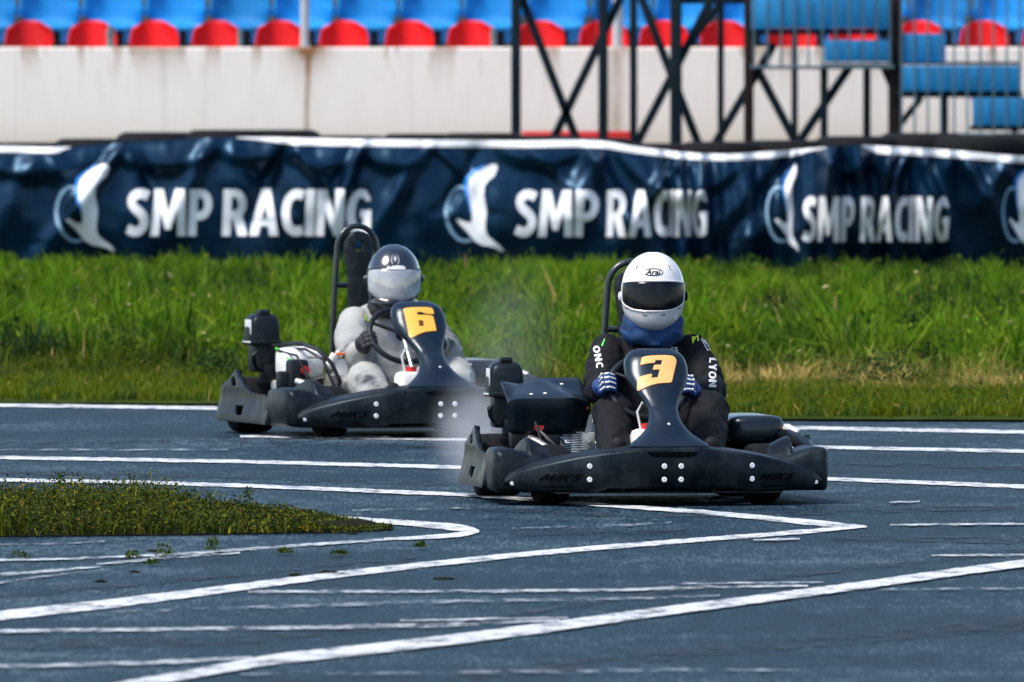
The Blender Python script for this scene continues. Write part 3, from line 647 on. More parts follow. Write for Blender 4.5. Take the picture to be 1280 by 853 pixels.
def wheel(mb_t, mb_r, r, w, m, seg=36):
    h = w/2
    prof = [(r*.52, -h*.82), (r*.62, -h*.98), (r*.80, -h), (r*.93, -h*.93), (r*.985, -h*.72), (r, -h*.4), (r, h*.4), (r*.985, h*.72), (r*.93, h*.93), (r*.80, h), (r*.62, h*.98), (r*.52, h*.82)]
    mb_t.lathe(prof, m, seg)
    mb_r.lathe([(r*.53, -h*.86), (r*.53, h*.86), (r*.44, h*.8), (r*.42, h*.2), (r*.16, h*.15), (r*.16, -h*.15), (r*.42, -h*.2), (r*.44, -h*.8)], m, seg)
    mb_r.lathe([(.028, -h*.5), (.028, h*.55), (.012, h*.6), (.012, -h*.6)], m, 12)
NUM3 = [[(262, 0), (262, 0)]]
def px_poly(pts, cx, cy, k): return [((x-cx)*k, (cy-y)*k) for x, y in pts]
P3 = [(345, 150), (372, 132), (430, 118), (520, 108), (640, 102), (760, 102), (850, 108), (905, 120), (940, 150), (955, 185), (950, 225), (830, 545), (815, 565), (795, 577), (690, 580), (570, 590), (460, 615), (350, 655), (232, 716), (216, 690), (232, 520), (250, 490), (330, 455), (400, 437), (482, 425), (487, 440), (466, 495), (500, 492), (582, 485), (634, 352), (600, 349), (515, 352), (512, 345), (540, 280), (560, 268), (668, 265), (697, 188), (580, 186), (556, 232), (480, 237), (400, 248), (318, 270), (308, 262)]
P6 = [(255, 165), (275, 145), (330, 132), (430, 125), (540, 122), (640, 124), (720, 130), (765, 148), (772, 170), (768, 240), (700, 238), (590, 226), (565, 203), (470, 203), (466, 250), (560, 252), (660, 252), (730, 268), (745, 290), (744, 505), (735, 518), (640, 520), (520, 535), (400, 575), (300, 625), (268, 630), (255, 600)]
H6 = [(462, 342), (545, 342), (540, 437), (455, 442)]
def make_kart(loc, rz, label, num, covered):
    K = thing('go_kart', label, 'go kart', loc, rz, 'racing karts')
    P = M['plastic']
    # --- chassis
    fr = MB()
    for sg in (-1, 1):
        fr.tube([(sg*.30, .62, .075), (sg*.31, .1, .075), (sg*.25, -.25, .075), (sg*.22, -.62, .075), (sg*.20, -.86, .078)], .016)
        fr.tube([(sg*.31, .12, .075), (sg*.62, .05, .09), (sg*.66, -.2, .10), (sg*.6, -.4, .10), (sg*.27, -.42, .078)], .012)
        fr.tube([(sg*.22, -.55, .08), (sg*.40, -.53, .13)], .018)
    for y in (.62, .15, -.3, -.82): fr.tube([(-.3, y, .075), (.3, y, .075)], .014)
    fr.tube([(-.62, .53, .14), (.62, .53, .14)], .02)
    fr.box((0, -.42, .062), (.46, .80, .006))
    fr.box((.1, .2, .06), (.30, .5, .006))
    fr.build('chassis', M['blackmetal'], K)
    q = MB(); q.box((0, -.30, .050), (1.16, .26, .006), .002); q.box((0, -.80, .058), (1.0, .22, .006), .002); q.box((0, .26, .048), (.84, .62, .006), .002); q.build('added_shade_tray', M['blackmetal'], K)  # wide undertray added to block light and deepen the shadow below
    # --- wheels
    for sg in (-1, 1):
        for y, x, r, w, st in ((-.53, .468, .130, .132, 10 if num == 3 else 4), (.53, .535, .140, .20, 0)):
            mt = MB(); mr = MB()
            wheel(mt, mr, r, w, Matrix.Translation((sg*x, y, r)) @ Matrix.Rotation(R(st), 4, 'Z') @ Matrix.Scale(sg, 4, (1, 0, 0)))
            t = mt.build('wheel', M['rubber'], K); mr.build('rim', M['metal'], t)
    # --- front bumper
    bmb = bumper_mesh(); bo = bmb.build('front_bumper', P, K); bb = bmb.bvh()
    ray = lambda x, z: ((x, -3, z), (0, 1, 0))
    for x in (-.358, .358, -.037, .037):
        for z in (.176, .118):
            h = bb.ray_cast(Vector((x, -3, z)), Vector((0, 1, 0)))[0]
            q = MB(); q.lathe([(0.001, -.004), (.0115, -.004), (.0125, 0), (.0105, .004), (.005, .0045), (.0045, .002), (.001, .002)], Matrix.Translation(h) @ Matrix.Rotation(R(-90), 4, 'Z'), 14)
            q.build('bolt', M['bolt'], bo)
    for x in (-.672, .672):
        h = bb.ray_cast(Vector((x, -3, .098)), Vector((0, 1, 0)))[0]
        q = MB(); q.lathe([(0.001, -.003), (.009, -.003), (.009, .004), (.001, .0045)], Matrix.Translation(h) @ Matrix.Rotation(R(-90), 4, 'Z'), 12); q.build('bolt', M['bolt'], bo)
    for cx in (-.475, .475):
        q = MB(); decal(q, letters('MIKS', cx-.095, cx+.095, .112, .141, .02, .10, .5), bb, ray, .0015); q.build('lettering', M['engrave'], bo, smooth=False, fix=False)
        q = MB(); decal(q, flat([[(cx-.075, .083), (cx+.05, .083), (cx+.05, .088), (cx-.075, .088)]], .02), bb, ray, .0015); q.build('vent_slot', M['engrave'], bo, smooth=False, fix=False)
    q = MB(); decal(q, flat([[(-.115, .238), (-.10, .222), (-.07, .214), (.07, .214), (.10, .222), (.115, .238)]], .02), bb, ray, .0015); q.build('recess_shade', M['engrave'], bo, smooth=False, fix=False)  # flat black decal paints the shade of a hollow under the nose
    # --- nose fairing with number
    nm = nose_mesh(); no = nm.build('nose_fairing', M['nose'], K, sharp=60); nb = nm.bvh()
    if num == 3:
        k = 90/1280/283; cx, cz = 600, 598-398
        vf = flat([px_poly(P3, 618, 0, k)], .012); g = lambda x, z: ((x, -3, .675-.002+z), (0, 1, 0))
        q = MB(); decal(q, vf, nb, g, .004); q.build('number', M['number'], no, smooth=False, fix=False)
        vf = flat([px_poly([(x+14, y+9) for x, y in P3], 618, 0, k)], .012)
        q = MB(); decal(q, vf, nb, g, .002); q.build('number_shadow', M['numedge'], no, smooth=False, fix=False)
    else:
        k = 90/1280/248; vf = flat([px_poly(P6, 560, 0, k*1.04), px_poly(H6, 560, 0, k*1.04)], .012); g = lambda x, z: ((x, -3, .683+z), (0, 1, 0))
        q = MB(); decal(q, vf, nb, g, .004); q.build('number', M['number6'], no, smooth=False, fix=False)
        vf = flat([px_poly([(x+14, y+10) for x, y in P6], 560, 0, k*1.04)], .012)
        q = MB(); decal(q, vf, nb, g, .002); q.build('number_shadow', M['numedge'], no, smooth=False, fix=False)
    h = nb.ray_cast(Vector((0.004, -3, .355)), Vector((0, 1, 0)))[0]
    q = MB(); q.lathe([(0.001, -.002), (.007, -.002), (.006, .003), (.001, .0035)], Matrix.Translation(h) @ Matrix.Rotation(R(-90), 4, 'Z'), 12); q.build('bolt', M['bolt'], no)
    # --- pods and guards
    for sg in (-1, 1):
        po = side_pod(sg).build('side_pod', P, K, sharp=50)
        pod_hump(sg).build('pod_fin', P, po, sharp=38)
        gm = guard_mesh(sg)
        go = gm.build('wheel_guard', P, K, sharp=50, fix=False, solid=.022)
        for y, z in ((.34, .085), (.12, .085), (.19, .222)):
            q = MB(); q.sphere((sg*(.693 if z < .1 else .672), y, z), .008, u=8, w=6); q.build('bolt', M['bolt'], go)
        q = MB(); q.tube([(sg*.55, .80, .30), (sg*.60, .62, .318), (sg*.62, .45, .31), (sg*.60, .28, .27), (sg*.56, .1, .21)], [.03, .045, .05, .045, .02], 12, ell=.6)
        if sg > 0: q.build('mudguard', P, K)
    # rear bumper
    q = MB()
    q.tube([(-.56, .80, .13), (-.50, .88, .13), (-.38, .93, .13), (0, .94, .13), (.38, .93, .13), (.50, .88, .13), (.56, .80, .13)], [.04, .05, .055, .055, .055, .05, .04], 14, ell=1.3)
    q.build('rear_bumper', P, K)
    # --- right hand bolster and curved rail beside it
    q = MB(); rings = []
    for y, k in ((-.06, .55), (-.05, .8), (-.03, .95), (0, 1), (.40, 1), (.44, .9), (.46, .5)):
        ring = []
        for i in range(24):
            a = 2*math.pi*i/24; c, s = math.cos(a), math.sin(a)
            ring.append((.535+.125*k*math.copysign(abs(c)**.45, c), y, .308+.063*k*math.copysign(abs(s)**.55, s)))
        rings.append(ring)
    q.loft(rings); q.build('side_tank', M['cover'], K, sharp=60)
    q = MB(); q.tube([(.56, .30, .275), (.63, .10, .285), (.675, -.12, .275), (.70, -.32, .25), (.70, -.46, .225)], [.02, .032, .036, .034, .02], 12)
    q.build('side_rail', P, K)
    q = MB(); q.tube([(.62, .12, .318), (.665, -.05, .318), (.69, -.2, .30)], [.012, .02, .012], 10, ell=.5); q.build('rail_sheen', M['metal'] if False else M['alloy'], K)  # alloy-coloured strip stands in for the sheen on the plastic rail top
    q = MB(); q.box((.712, -.30, .262), (.03, .05, .035), .006); q.tube([(.712, -.3, .24), (.712, -.3, .29)], .012); q.build('latch', M['blackmetal'], K)
    # --- seat
    def seat(u, v):
        s = (u-.5)*2; a = v
        y, z = (smooth_tab([(0, -.10), (.25, .10), (.42, .28), (.55, .40), (1, .56)], a), smooth_tab([(0, .17), (.25, .085), (.42, .085), (.55, .15), (1, .56)], a))
        w = smooth_tab([(0, .16), (.3, .19), (.6, .21), (.85, .19), (1, .13)], a)
        return (.10+w*math.sin(s*1.45)/math.sin(1.45), y-.13*(1-math.cos(s*1.3))*(a > .3), z+.16*(1-math.cos(s*1.45))*(1-.6*a))
    q = MB(); q.grid(24, 24, seat); q.build('seat', M['cover'], K, solid=.012, fix=False)
    # --- hoop and headrest plate
    hx, hy, ht = .10, .74, 1.035
    q = MB()
    L = [(hx-.135, hy, .14), (hx-.130, hy, .45), (hx-.122, hy, .66)]+[(hx+.105*math.cos(a)*(1 if True else 1), hy, ht-.115+.115*math.sin(a)) for a in [math.pi-.2*0-math.pi*i/14 for i in range(15)]]+[(hx+.122, hy, .66), (hx+.130, hy, .45), (hx+.135, hy, .14)]
    q.tube(L, .0148, 12)
    q.tube([(hx-.125, hy, .735), (hx+.125, hy, .735)], .014); q.tube([(hx-.12, hy, .50), (hx+.12, hy, .50)], .013)
    q.tube([(hx-.13, hy, .3), (hx-.13, .5, .09)], .012); q.tube([(hx+.13, hy, .3), (hx+.13, .5, .09)], .012)
    ho = q.build('roll_hoop', M['tube'], K)
    pl = [(hx-.055, .52), (hx+.055, .52), (hx+.06, .80), (hx+.075, .90)]+[(hx+.078*math.cos(math.pi*i/10), .925+.085*math.sin(math.pi*i/10)) for i in range(11)]+[(hx-.075, .90), (hx-.06, .80)]
    hole = [(hx+.0-.02, .905), (hx+.02, .905), (hx+.02, .955), (hx-.02, .955)]
    v, f = flat([pl, hole], .03); q = MB(); q.add([(p[0], hy-.012-.02*math.cos((p[0]-hx)*20), p[1]) for p in v], f); q.build('headrest', M['headrest'], ho, solid=.016, fix=False)
    # --- steering wheel, column, tank
    C = Vector((.01, -.235, .50)); rot = Matrix.Rotation(R(-38), 3, 'X'); q = MB()
    ring = [C+rot @ Vector((.165*math.cos(a), 0, .165*math.sin(a))) for a in [2*math.pi*i/40 for i in range(40)]]
    q.tube(ring, .0145, 10, closed=True)
    wo = q.build('steering_wheel', M['blackmetal'], K)
    q = MB()
    for a in (0, 120, 240):
        q.tube([C+rot @ Vector((0, -.02, 0)), C+rot @ Vector((.16*math.sin(R(a+180)), 0, .16*math.cos(R(a+180))))], .009, 8)
    q.sphere(C+rot @ Vector((0, -.02, 0)), .04, (1, .5, 1)); q.build('spokes', M['blackmetal'], wo)
    q = MB(); q.tube([C+rot @ Vector((0, -.02, 0)), (.01, -.50, .22), (.01, -.62, .10)], .011); q.build('steering_column', M['metal'], K)
    q = MB(); q.box((.0, -.50, .225), (.20, .17, .20), .03); to = q.build('fuel_tank', M['whiteplastic'], K)
    q = MB(); q.lathe([(.001, -.012), (.028, -.012), (.030, .012), (.001, .014)], Matrix.Translation((-.03, -.50, .337)) @ Matrix.Rotation(R(-90), 4, 'Y'), 16, False); q.build('fuel_cap', M['red'], to)
    q = MB(); q.tube([(-.06, -.50, .32), (-.075, -.49, .40), (-.05, -.47, .44), (.02, -.45, .42), (.05, -.44, .36)], .006, 8); q.build('fuel_hose', M['whitecloth'], K)
    for sg in (-1, 1):
        q = MB(); q.tube([(sg*.2, -.80, .09), (sg*.2, -.79, .24)], .009); q.tube([(sg*.2-.05, -.79, .24), (sg*.2+.05, -.79, .24)], .01); q.build('pedal', M['metal'], K)
    # --- engine (image left)
    en = MB()
    en.box((-.40, .20, .19), (.20, .26, .16), .02)
    en.lathe([(.001, -.1), (.085, -.1), (.09, -.06), (.09, .02), (.06, .04), (.001, .045)], Matrix.Translation((-.40, .06, .20)) @ Matrix.Rotation(R(90), 4, 'Z'), 24, False)
    eo = en.build('engine', M['alloy'], K)
    q = MB()
    for i in range(9): q.box((-.262-.0, .02, .215+.0105*i), (.07, .16, .005), .001)
    q.build('cooling_fins', M['alloy'], eo)
    q = MB(); q.box((-.222, .01, .262), (.062, .14, .075), .008); q.lathe([(.001, 0), (.012, 0), (.012, .01), (.001, .01)], Matrix.Translation((-.222, -.062, .265)) @ Matrix.Rotation(R(-90), 4, 'Z'), 10, False); q.build('cylinder_head', M['alloy'], eo)
    q = MB(); rings = []
    for x, k in ((-.50, .6), (-.49, .9), (-.46, 1), (-.36, 1), (-.31, .92), (-.29, .5)):
        rings.append([(x, .16+.12*k*math.copysign(abs(math.cos(a))**.6, math.cos(a)), .355+.085*k*math.copysign(abs(math.sin(a))**.6, math.sin(a))) for a in [2*math.pi*i/20 for i in range(20)]])
    q.loft(rings); q.build('shroud', M['whiteplastic'], eo, sharp=60)
    q = MB(); q.tube([(-.30, .0, .34), (-.27, -.02, .40), (-.24, 0, .41), (-.235, .05, .36)], .022, 10); q.box((-.235, -.01, .33), (.075, .03, .10), .008); q.build('exhaust', M['whiteplastic'], eo)
    q = MB(); q.box((-.245, -.03, .405), (.05, .02, .016), .004); q.build('exhaust_shield', M['orange'], eo)
    q = MB(); q.lathe([(.001, -.02), (.022, -.02), (.024, .02), (.001, .022)], Matrix.Translation((-.445, -.06, .325)) @ Matrix.Rotation(R(90), 4, 'Z'), 12, False); q.build('spark_plug_cap', M['red'], eo)
    q = MB(); q.box((-.47, -.02, .30), (.10, .10, .16), .02); q.box((-.52, .02, .27), (.08, .08, .10), .015); q.box((-.40, -.06, .25), (.1, .05, .08), .01); q.build('carburettor', M['blackmetal'], eo)
    q = MB(); q.tube([(-.50, -.02, .28), (-.45, -.14, .25), (-.40, -.2, .21), (-.37, -.24, .18)], [.02, .022, .022, .015]); q.build('intake_pipe', M['metal'], eo)
    cb = MB()
    if not covered: cb.tube([(-.50, .28, .44), (-.44, .02, .46), (-.38, -.08, .43), (-.32, -.12, .36), (-.28, -.13, .27), (-.29, -.11, .2)], .011, 8)
    if not covered: cb.tube([(-.48, .28, .43), (-.42, .0, .43), (-.36, -.10, .38), (-.34, -.14, .30), (-.30, -.14, .22)], .007, 8)
    cb.tube([(-.50, .20, .42), (-.48, -.04, .40), (-.455, -.10, .32), (-.44, -.13, .25), (-.42, -.13, .2)], .006, 8)
    if not covered: cb.tube([(-.42, -.05, .39), (-.37, -.11, .39), (-.345, -.13, .34), (-.37, -.14, .29), (-.42, -.12, .28)], .005, 8)
    cb.tube([(-.47, .02, .36), (-.44, -.1, .30), (-.38, -.15, .24), (-.33, -.16, .19)], .010, 8)
    cb.build('cable', M['cable'], eo)
    q = MB(); q.tube([(-.495, .24, .43), (-.49, .10, .40), (-.485, .02, .36)], .008, 8); q.build('hose', M['green'], eo)
    # air filter box on its stem
    q = MB(); q.box((-.525, .38, .385), (.115, .12, .15), .015); q.box((-.50, .34, .31), (.08, .08, .08), .01); q.tube([(-.57, .3, .34), (-.60, .26, .37), (-.612, .23, .40), (-.60, .22, .415)], [.022, .02, .016, .006]); ao = q.build('air_filter_base', M['blackmetal'], K)
    q = MB(); rings = []
    for z, wx, wy in ((.448, .084, .088), (.455, .090, .094), (.466, .090, .094), (.470, .080, .085), (.53, .079, .084), (.568, .074, .078), (.590, .062, .066), (.600, .045, .05)):
        rings.append([(-.525+wx*math.copysign(abs(math.cos(a))**.45, math.cos(a)), .38+wy*math.copysign(abs(math.sin(a))**.45, math.sin(a)), z) for a in [2*math.pi*i/32 for i in range(32)]])
    q.loft(rings); q.build('air_filter_lid', M['plastic'], ao, sharp=35)
    q = MB(); q.box((-.525, .36, .606), (.055, .07, .026), .005); q.tube([(-.548, .33, .612), (-.502, .33, .612)], .011, 8); q.build('lid_clip', M['blackmetal'], ao)
    q = MB(); q.box((-.612, .36, .460), (.008, .12, .010), .003); q.box((-.601, .37, .535), (.004, .10, .075), .0015); q.build('lid_highlight', M['alloy'], ao)  # pale strips stand in for the highlight along the lid's left edge
    if covered:
        q = MB()
        pts = dict(A=(-.555, -.10, .448), B=(-.300, -.10, .452), C=(-.205, -.02, .425), D=(-.232, .18, .535), E=(-.415, .14, .535), G=(-.505, .12, .505), Hh=(-.555, -.06, .29), I=(-.21, -.0, .30), J=(-.30, -.07, .29), Kk=(-.60, .03, .525), Ll=(-.585, -.08, .43), Mm=(-.195, .10, .46), N=(-.575, -.05, .30))
        ks = list(pts); ix = {k: i for i, k in enumerate(ks)}
        faces = [('A', 'B', 'E', 'G'), ('B', 'C', 'E'), ('C', 'D', 'E'), ('A', 'Hh', 'J', 'B'), ('B', 'J', 'I', 'C'), ('Kk', 'Ll', 'A', 'G'), ('C', 'Mm', 'D'), ('Ll', 'N', 'Hh', 'A')]
        bm = bmesh.new(); vs = [bm.verts.new(pts[k]) for k in ks]
        for fc in faces: bm.faces.new([vs[ix[c]] for c in fc])
        bmesh.ops.recalc_face_normals(bm, faces=bm.faces[:])
        bmesh.ops.subdivide_edges(bm, edges=bm.edges[:], cuts=5, use_grid_fill=True)
        for it in range(1): bmesh.ops.smooth_vert(bm, verts=bm.verts[:], factor=.5, use_axis_x=True, use_axis_y=True, use_axis_z=True)
        q.bm(bm); co = q.build('engine_cover', M['cover'], K, solid=.012, fix=False, sharp=40)
        cvb = q.bvh()
        for x, z in ((-.475, .465), (-.413, .468), (-.315, .505)):
            h = cvb.ray_cast(Vector((x, -3, z)), Vector((0, 1, 0)))[0]
            if h: qq = MB(); qq.sphere(h+Vector((0, -.006, .003)), .008, (1.2, 1, .6), u=8, w=6); qq.build('bolt', M['bolt'], co)
    return K
K3L = (.546, 75.16, 0); K3R = R(9)
K6L = (-.639, 85.7, 0); K6R = R(19)
kart3 = make_kart(K3L, K3R, 'near black go kart with yellow number 3 on its nose and a black engine cover', 3, True)
kart6 = make_kart(K6L, K6R, 'far black go kart with yellow number 6 on its nose and its pale engine bare', 6, False)
# ------------------------------------------------------------------ drivers
def hel_w(z): return .140*max(0, 1-(abs(z)/(.176 if z > 0 else .186))**(2.15 if z > 0 else 2.9))**(.5 if z > 0 else .64)
def hel_f(z):
    t = [(-.184, .06), (-.172, .10), (-.15, .142), (-.12, .160), (-.08, .166), (0, .162), (.05, .152), (.1, .125), (.15, .075), (.174, .012)]
    return smooth_tab(t, z)
def hel_b(z):
    t = [(-.184, .04), (-.172, .07), (-.15, .10), (-.1, .125), (-.04, .15), (.03, .158), (.09, .135), (.14, .09), (.174, .012)]
    return smooth_tab(t, z)
def hel(phi, z, off=0):
    w = max(.012, hel_w(z)); c = math.cos(phi); s = math.sin(phi)
    e = .92
    x = w*math.copysign(abs(s)**e, s); y = -hel_f(z)*abs(c)**e if c > 0 else hel_b(z)*abs(c)**e
    p = Vector((x, y, z))
    if off:
        n = Vector((x/(w*w), y/(max(.02, hel_f(z) if c > 0 else hel_b(z))**2), z*.9/(.175**2)))
        p += n.normalized()*off
    return p
def make_driver(J, name_label, ko, rz, style):
    """joints J in kart coordinates"""
    koM = Matrix.Translation(ko) @ Matrix.Rotation(rz, 4, 'Z')
    org = Vector((.10, .25, .10))
    T = thing('person', name_label, 'person', koM @ org, rz, 'kart drivers')
    mb = MB()
    def limb(pts, seg=14):
        # rounded tapered chain
        P = [Vector(p[:3]) for p in pts]; rr = [p[3] for p in pts]
        dense = []; dr = []
        for i in range(len(P)-1):
            for k in range(6):
                u = k/6; dense.append(P[i].lerp(P[i+1], u)); dr.append(rr[i]+(rr[i+1]-rr[i])*u)
        dense.append(P[-1]); dr.append(rr[-1])
        mb.tube(dense, dr, seg)
        for p, r in zip(P, rr): mb.sphere(p, r*1.0)
    # torso: rings along the spine
    rings = []
    for (c, rx, ry) in J['torso']:
        c = Vector(c); rings.append([(c.x+rx*math.copysign(abs(math.cos(a))**.8, math.cos(a)), c.y+ry*math.sin(a)*.94, c.z+ry*math.sin(a)*J.get('lean', .3)) for a in [2*math.pi*i/24 for i in range(24)]])
    mb.loft(rings)
    for s in ('L', 'R'):
        limb(J['arm'+s]); limb(J['leg'+s])
    n = Vector(J['neck']); hc = Vector(J['head'])
    mb.tube([n-Vector((0, 0, .06)), n, hc], [.075, .06, .055])
    # head with brow, nose, chin
    mb.sphere(hc+Vector((0, .01, .01)), .09, (.85, 1.08, 1.2)); mb.sphere(hc+Vector((0, -.045, -.055)), .05, (1, .9, 1)); 
    mb.tube([hc+Vector((0, -.085, .01)), hc+Vector((0, -.108, -.03))], [.011, .018]); mb.sphere(hc+Vector((0, -.075, -.072)), .024, (1.3, .8, .7))
    body, nrm = remesh(mb, .0105, 4)
    amp = J['wrinkle']
    vv = []
    chains = [[(Vector(p[:3]), p[3]) for p in J[k]] for k in ('armL', 'armR', 'legL', 'legR')]
    def sleeve_fold(p):
        best = None
        for ci, ch in enumerate(chains):
            s0 = 0
            for (a, ra), (b, rb) in zip(ch, ch[1:]):
                ab = b-a; t = max(0, min(1, (p-a).dot(ab)/ab.length_squared)); d = (p-a-ab*t).length/(ra+(rb-ra)*t)
                if best is None or d < best[0]: best = (d, s0+ab.length*t, ci, (ch[2][0]-p).length)
                s0 += ab.length
        d, s, ci, dj = best
        if d > 1.35: return 0
        ph = s*(78 if ci < 2 else 60)+5*noise.noise(p*9+Vector((ci*7, 0, 0)))+2*noise.noise(p*21)
        return (math.sin(ph)*.5+max(0, math.sin(ph*.63+1.3))**2*.8)*math.exp(-(dj/.17)**2)*min(1, max(0, (1.35-d)/.2))
    for p, nn in zip(body.v, nrm):
        p = Vector(p)
        if p.z < n.z-.01:
            q = Vector((p.x*7, p.y*7, p.z*13))
            w = noise.noise(q)*.9+noise.noise(q*2.1+Vector((3, 1, 8)))*.6+max(0, 1-abs(noise.noise(q*1.7+Vector((9, 2, 5))))*5)*.5
            rg = 1-abs(noise.noise(Vector((p.x*6+p.z*5, p.y*6, p.z*9-p.x*4))*1.4))*2
            p = p+nn*(amp*(w*.55+max(0, rg)**2*.6)+J.get('fold', .011)*sleeve_fold(p))
        vv.append(p)
    body.v = vv
    zc = n.z+.045
    body.mi = [1 if sum(Vector(body.v[i]).z for i in f)/len(f) > zc and (Vector(body.v[f[0]])-hc).length < .2 else 0 for f in body.f]
    body.build('body', [M[style['suit']], M['skin']], T, org=org, fix=False, sharp=180)
    bv = body.bvh()
    # eyes
    for sg in (-1, 1):
        q = MB(); q.sphere(hc+Vector((sg*.034, -.083, .005)), .013, u=10, w=8); q.build('eye', M['eye'], T, org=org)
    # helmet
    Hc = Vector(J['helmet']); HM = Matrix.Translation(Hc) @ Matrix.Rotation(J['hyaw'], 4, 'Z') @ Matrix.Rotation(R(J['hpitch']), 4, 'X') @ Matrix.Rotation(R(J.get('hroll', 0)), 4, 'Y') @ Matrix.Scale(J.get('hs', 1), 4)
    q = MB(); nu, nv = 96, 60
    win = style['window']     # phi, z0, z1
    f = []; v = []
    zs = [-.180+.354*(0.5-0.5*math.cos(math.pi*j/nv)) for j in range(nv+1)]
    for j in range(nv+1):
        for i in range(nu): v.append(HM @ hel(2*math.pi*i/nu-math.pi, zs[j]))
    for j in range(nv):
        for i in range(nu):
            ph = 2*math.pi*(i+.5)/nu-math.pi; zm = (zs[j]+zs[j+1])/2
            if abs(ph) < win[0]-.12 and win[1]+.008 < zm < win[2]-.008: continue
            f.append((j*nu+i, j*nu+(i+1) % nu, (j+1)*nu+(i+1) % nu, (j+1)*nu+i))
    f.append(tuple(range(nv*nu, nv*nu+nu)))
    q.add(v, f); he = q.build('helmet', M[style['helmet']], T, org=org, sharp=60, fix=True)
    # visor: rounded window in (phi, z)
    def vis(off):
        def fn(u, w):
            ph = (u*2-1)*win[0]; a = abs(u*2-1)
            zt = win[2]-.012*a**3; zb = win[1]+win[3]*a**2.6
            z = zb+(zt-zb)*w
            edge = min(1, min(1-a, .02+min(w, 1-w)*2)*12)
            return HM @ hel(ph, z, off*(.25+.75*edge))
        return fn
    q = MB(); q.grid(60, 16, vis(.007)); vo = q.build('visor', M[style['visor']], he, org=org, fix=False, sharp=180)
    bd = [(u, 1.0) for u in [i/40 for i in range(41)]]+[(1.0, 1-i/8) for i in range(1, 8)]+[(1-i/40, 0.0) for i in range(41)]+[(0.0, i/8) for i in range(1, 8)]
    def rimp(u, w_):
        ph = (u*2-1)*(win[0]+.03); a = abs(u*2-1); zt_ = win[2]+.003-.012*a**3; zb_ = win[1]-.003+win[3]*a**2.6; return HM @ hel(ph, zb_+(zt_-zb_)*w_, .003)
    q = MB(); q.tube([rimp(*b) for b in bd], .0042, 6, closed=True); q.build('visor_frame', M[style['helmet']], he, org=org)
    def hd(vf, off, name, m, par=he):
        q = MB(); q.add([HM @ hel(x/.15, z, off) for x, z in vf[0]], vf[1]); return q.build(name, M[m], par, org=org, smooth=False, fix=False)
    ell = lambda cx, cz, a, b, n=40: [(cx+a*math.cos(2*math.pi*i/n), cz+b*math.sin(2*math.pi*i/n)) for i in range(n)]
    if style['helmet'] == 'helmetwhite':
        hd(flat([ell(0, .088, .049, .0165), ell(.001, .0885, .0445, .0132)], .008), .0022, 'emblem_ring', 'logo')
        hd(text('Arai', -.035, .035, .078, .0995, .016, .30, .008), .0022, 'lettering', 'logo')
        for sg in (-1, 1):
            c = sg*.022+.004
            hd(flat([[(c+sg*.022-.013, -.0985), (c+sg*.022+.013, -.0975+sg*.002), (c+sg*.022+.013, -.1015+sg*.002), (c+sg*.022-.013, -.1025)]], .008), .0025, 'vent', 'logo')
            hd(flat([[(sg*.094, .116), (sg*.099, .117), (sg*.103, .105), (sg*.098, .104)]], .008), .0025, 'vent', 'logo')
            hd(flat([[(sg*.088, .098), (sg*.094, .100), (sg*.095, .097), (sg*.089, .095)]], .008), .0025, 'vent', 'logo')
        # faint side marks, too small to read
        for sg in (-1, 1):
            for k in range(6):
                x0 = sg*(.104+.0035*k); z0 = .104-.006*k
                hd(flat([[(x0-.006, z0-.0014), (x0+.006, z0-.0004), (x0+.006, z0+.0014), (x0-.006, z0+.0004)]], .008), .0022, 'side_print', 'sidegrey')
        # lower lip trim
        for sg in (-1, 1):
            q = MB(); c = hel(sg*1.46, -.02, .006); q.sphere(HM @ c, .018, (.5, 1, 1.2), u=12, w=8); q.build('visor_pivot', M['logo'] if sg > 0 else M['helmetwhite'], he, org=org)
    else:
        dia = [(0, .125), (.010, .108), (0, .09), (-.010, .108)]; hd(flat([dia], .006), .0025, 'emblem', 'sidegrey')
        arc = lambda s: [(s*.012, .135), (s*.022, .115), (s*.024, .095), (s*.012, .078), (s*.010, .082), (s*.019, .097), (s*.017, .114)]
        for s in (-1, 1): hd(flat([arc(s)], .006), .0025, 'emblem', 'sidegrey')
        hd(flat([[(-.048, .053), (.050, .051), (.052, .062), (.040, .070), (.006, .072), (-.014, .069), (-.028, .063), (-.030, .070), (-.042, .066)]], .008), .0095, 'white_print', 'whitecloth')
        q = MB(); q.tube([HM @ hel(a, -.118, .003) for a in [math.pi*1.2*(i/30-.5) for i in range(31)]], .007, 8); q.build('chin_trim', M['helmetblack'], he, org=org)
        for sg in (-1, 1):
            q = MB(); c = hel(sg*1.42, .0, .008); q.sphere(HM @ c, .02, (.5, 1, 1), u=12, w=8); q.build('visor_pivot', M['helmetblack'], he, org=org)
    # neck warmer / collar
    q = MB(); rings = []
    for z, rx, ry in style['collar']:
        rings.append([(n.x+J.get('cx', 0)+rx*math.cos(a)*(1+.03*math.sin(5*a+z*70)+.02*math.sin(9*a-z*90)), n.y-.02+ry*math.sin(a)*(1+.05*math.sin(6*a-z*80)), n.z+z+.009*math.sin(3*a+z*50)) for a in [2*math.pi*i/40 for i in range(40)]])
    q.loft(rings); q.build('neck_warmer', M[style['neck']], T, org=org)
    # gloves: palm, four fingers round the rim, thumb
    Cw = Vector((.01, -.235, .50)); rot = Matrix.Rotation(R(-38), 3, 'X')
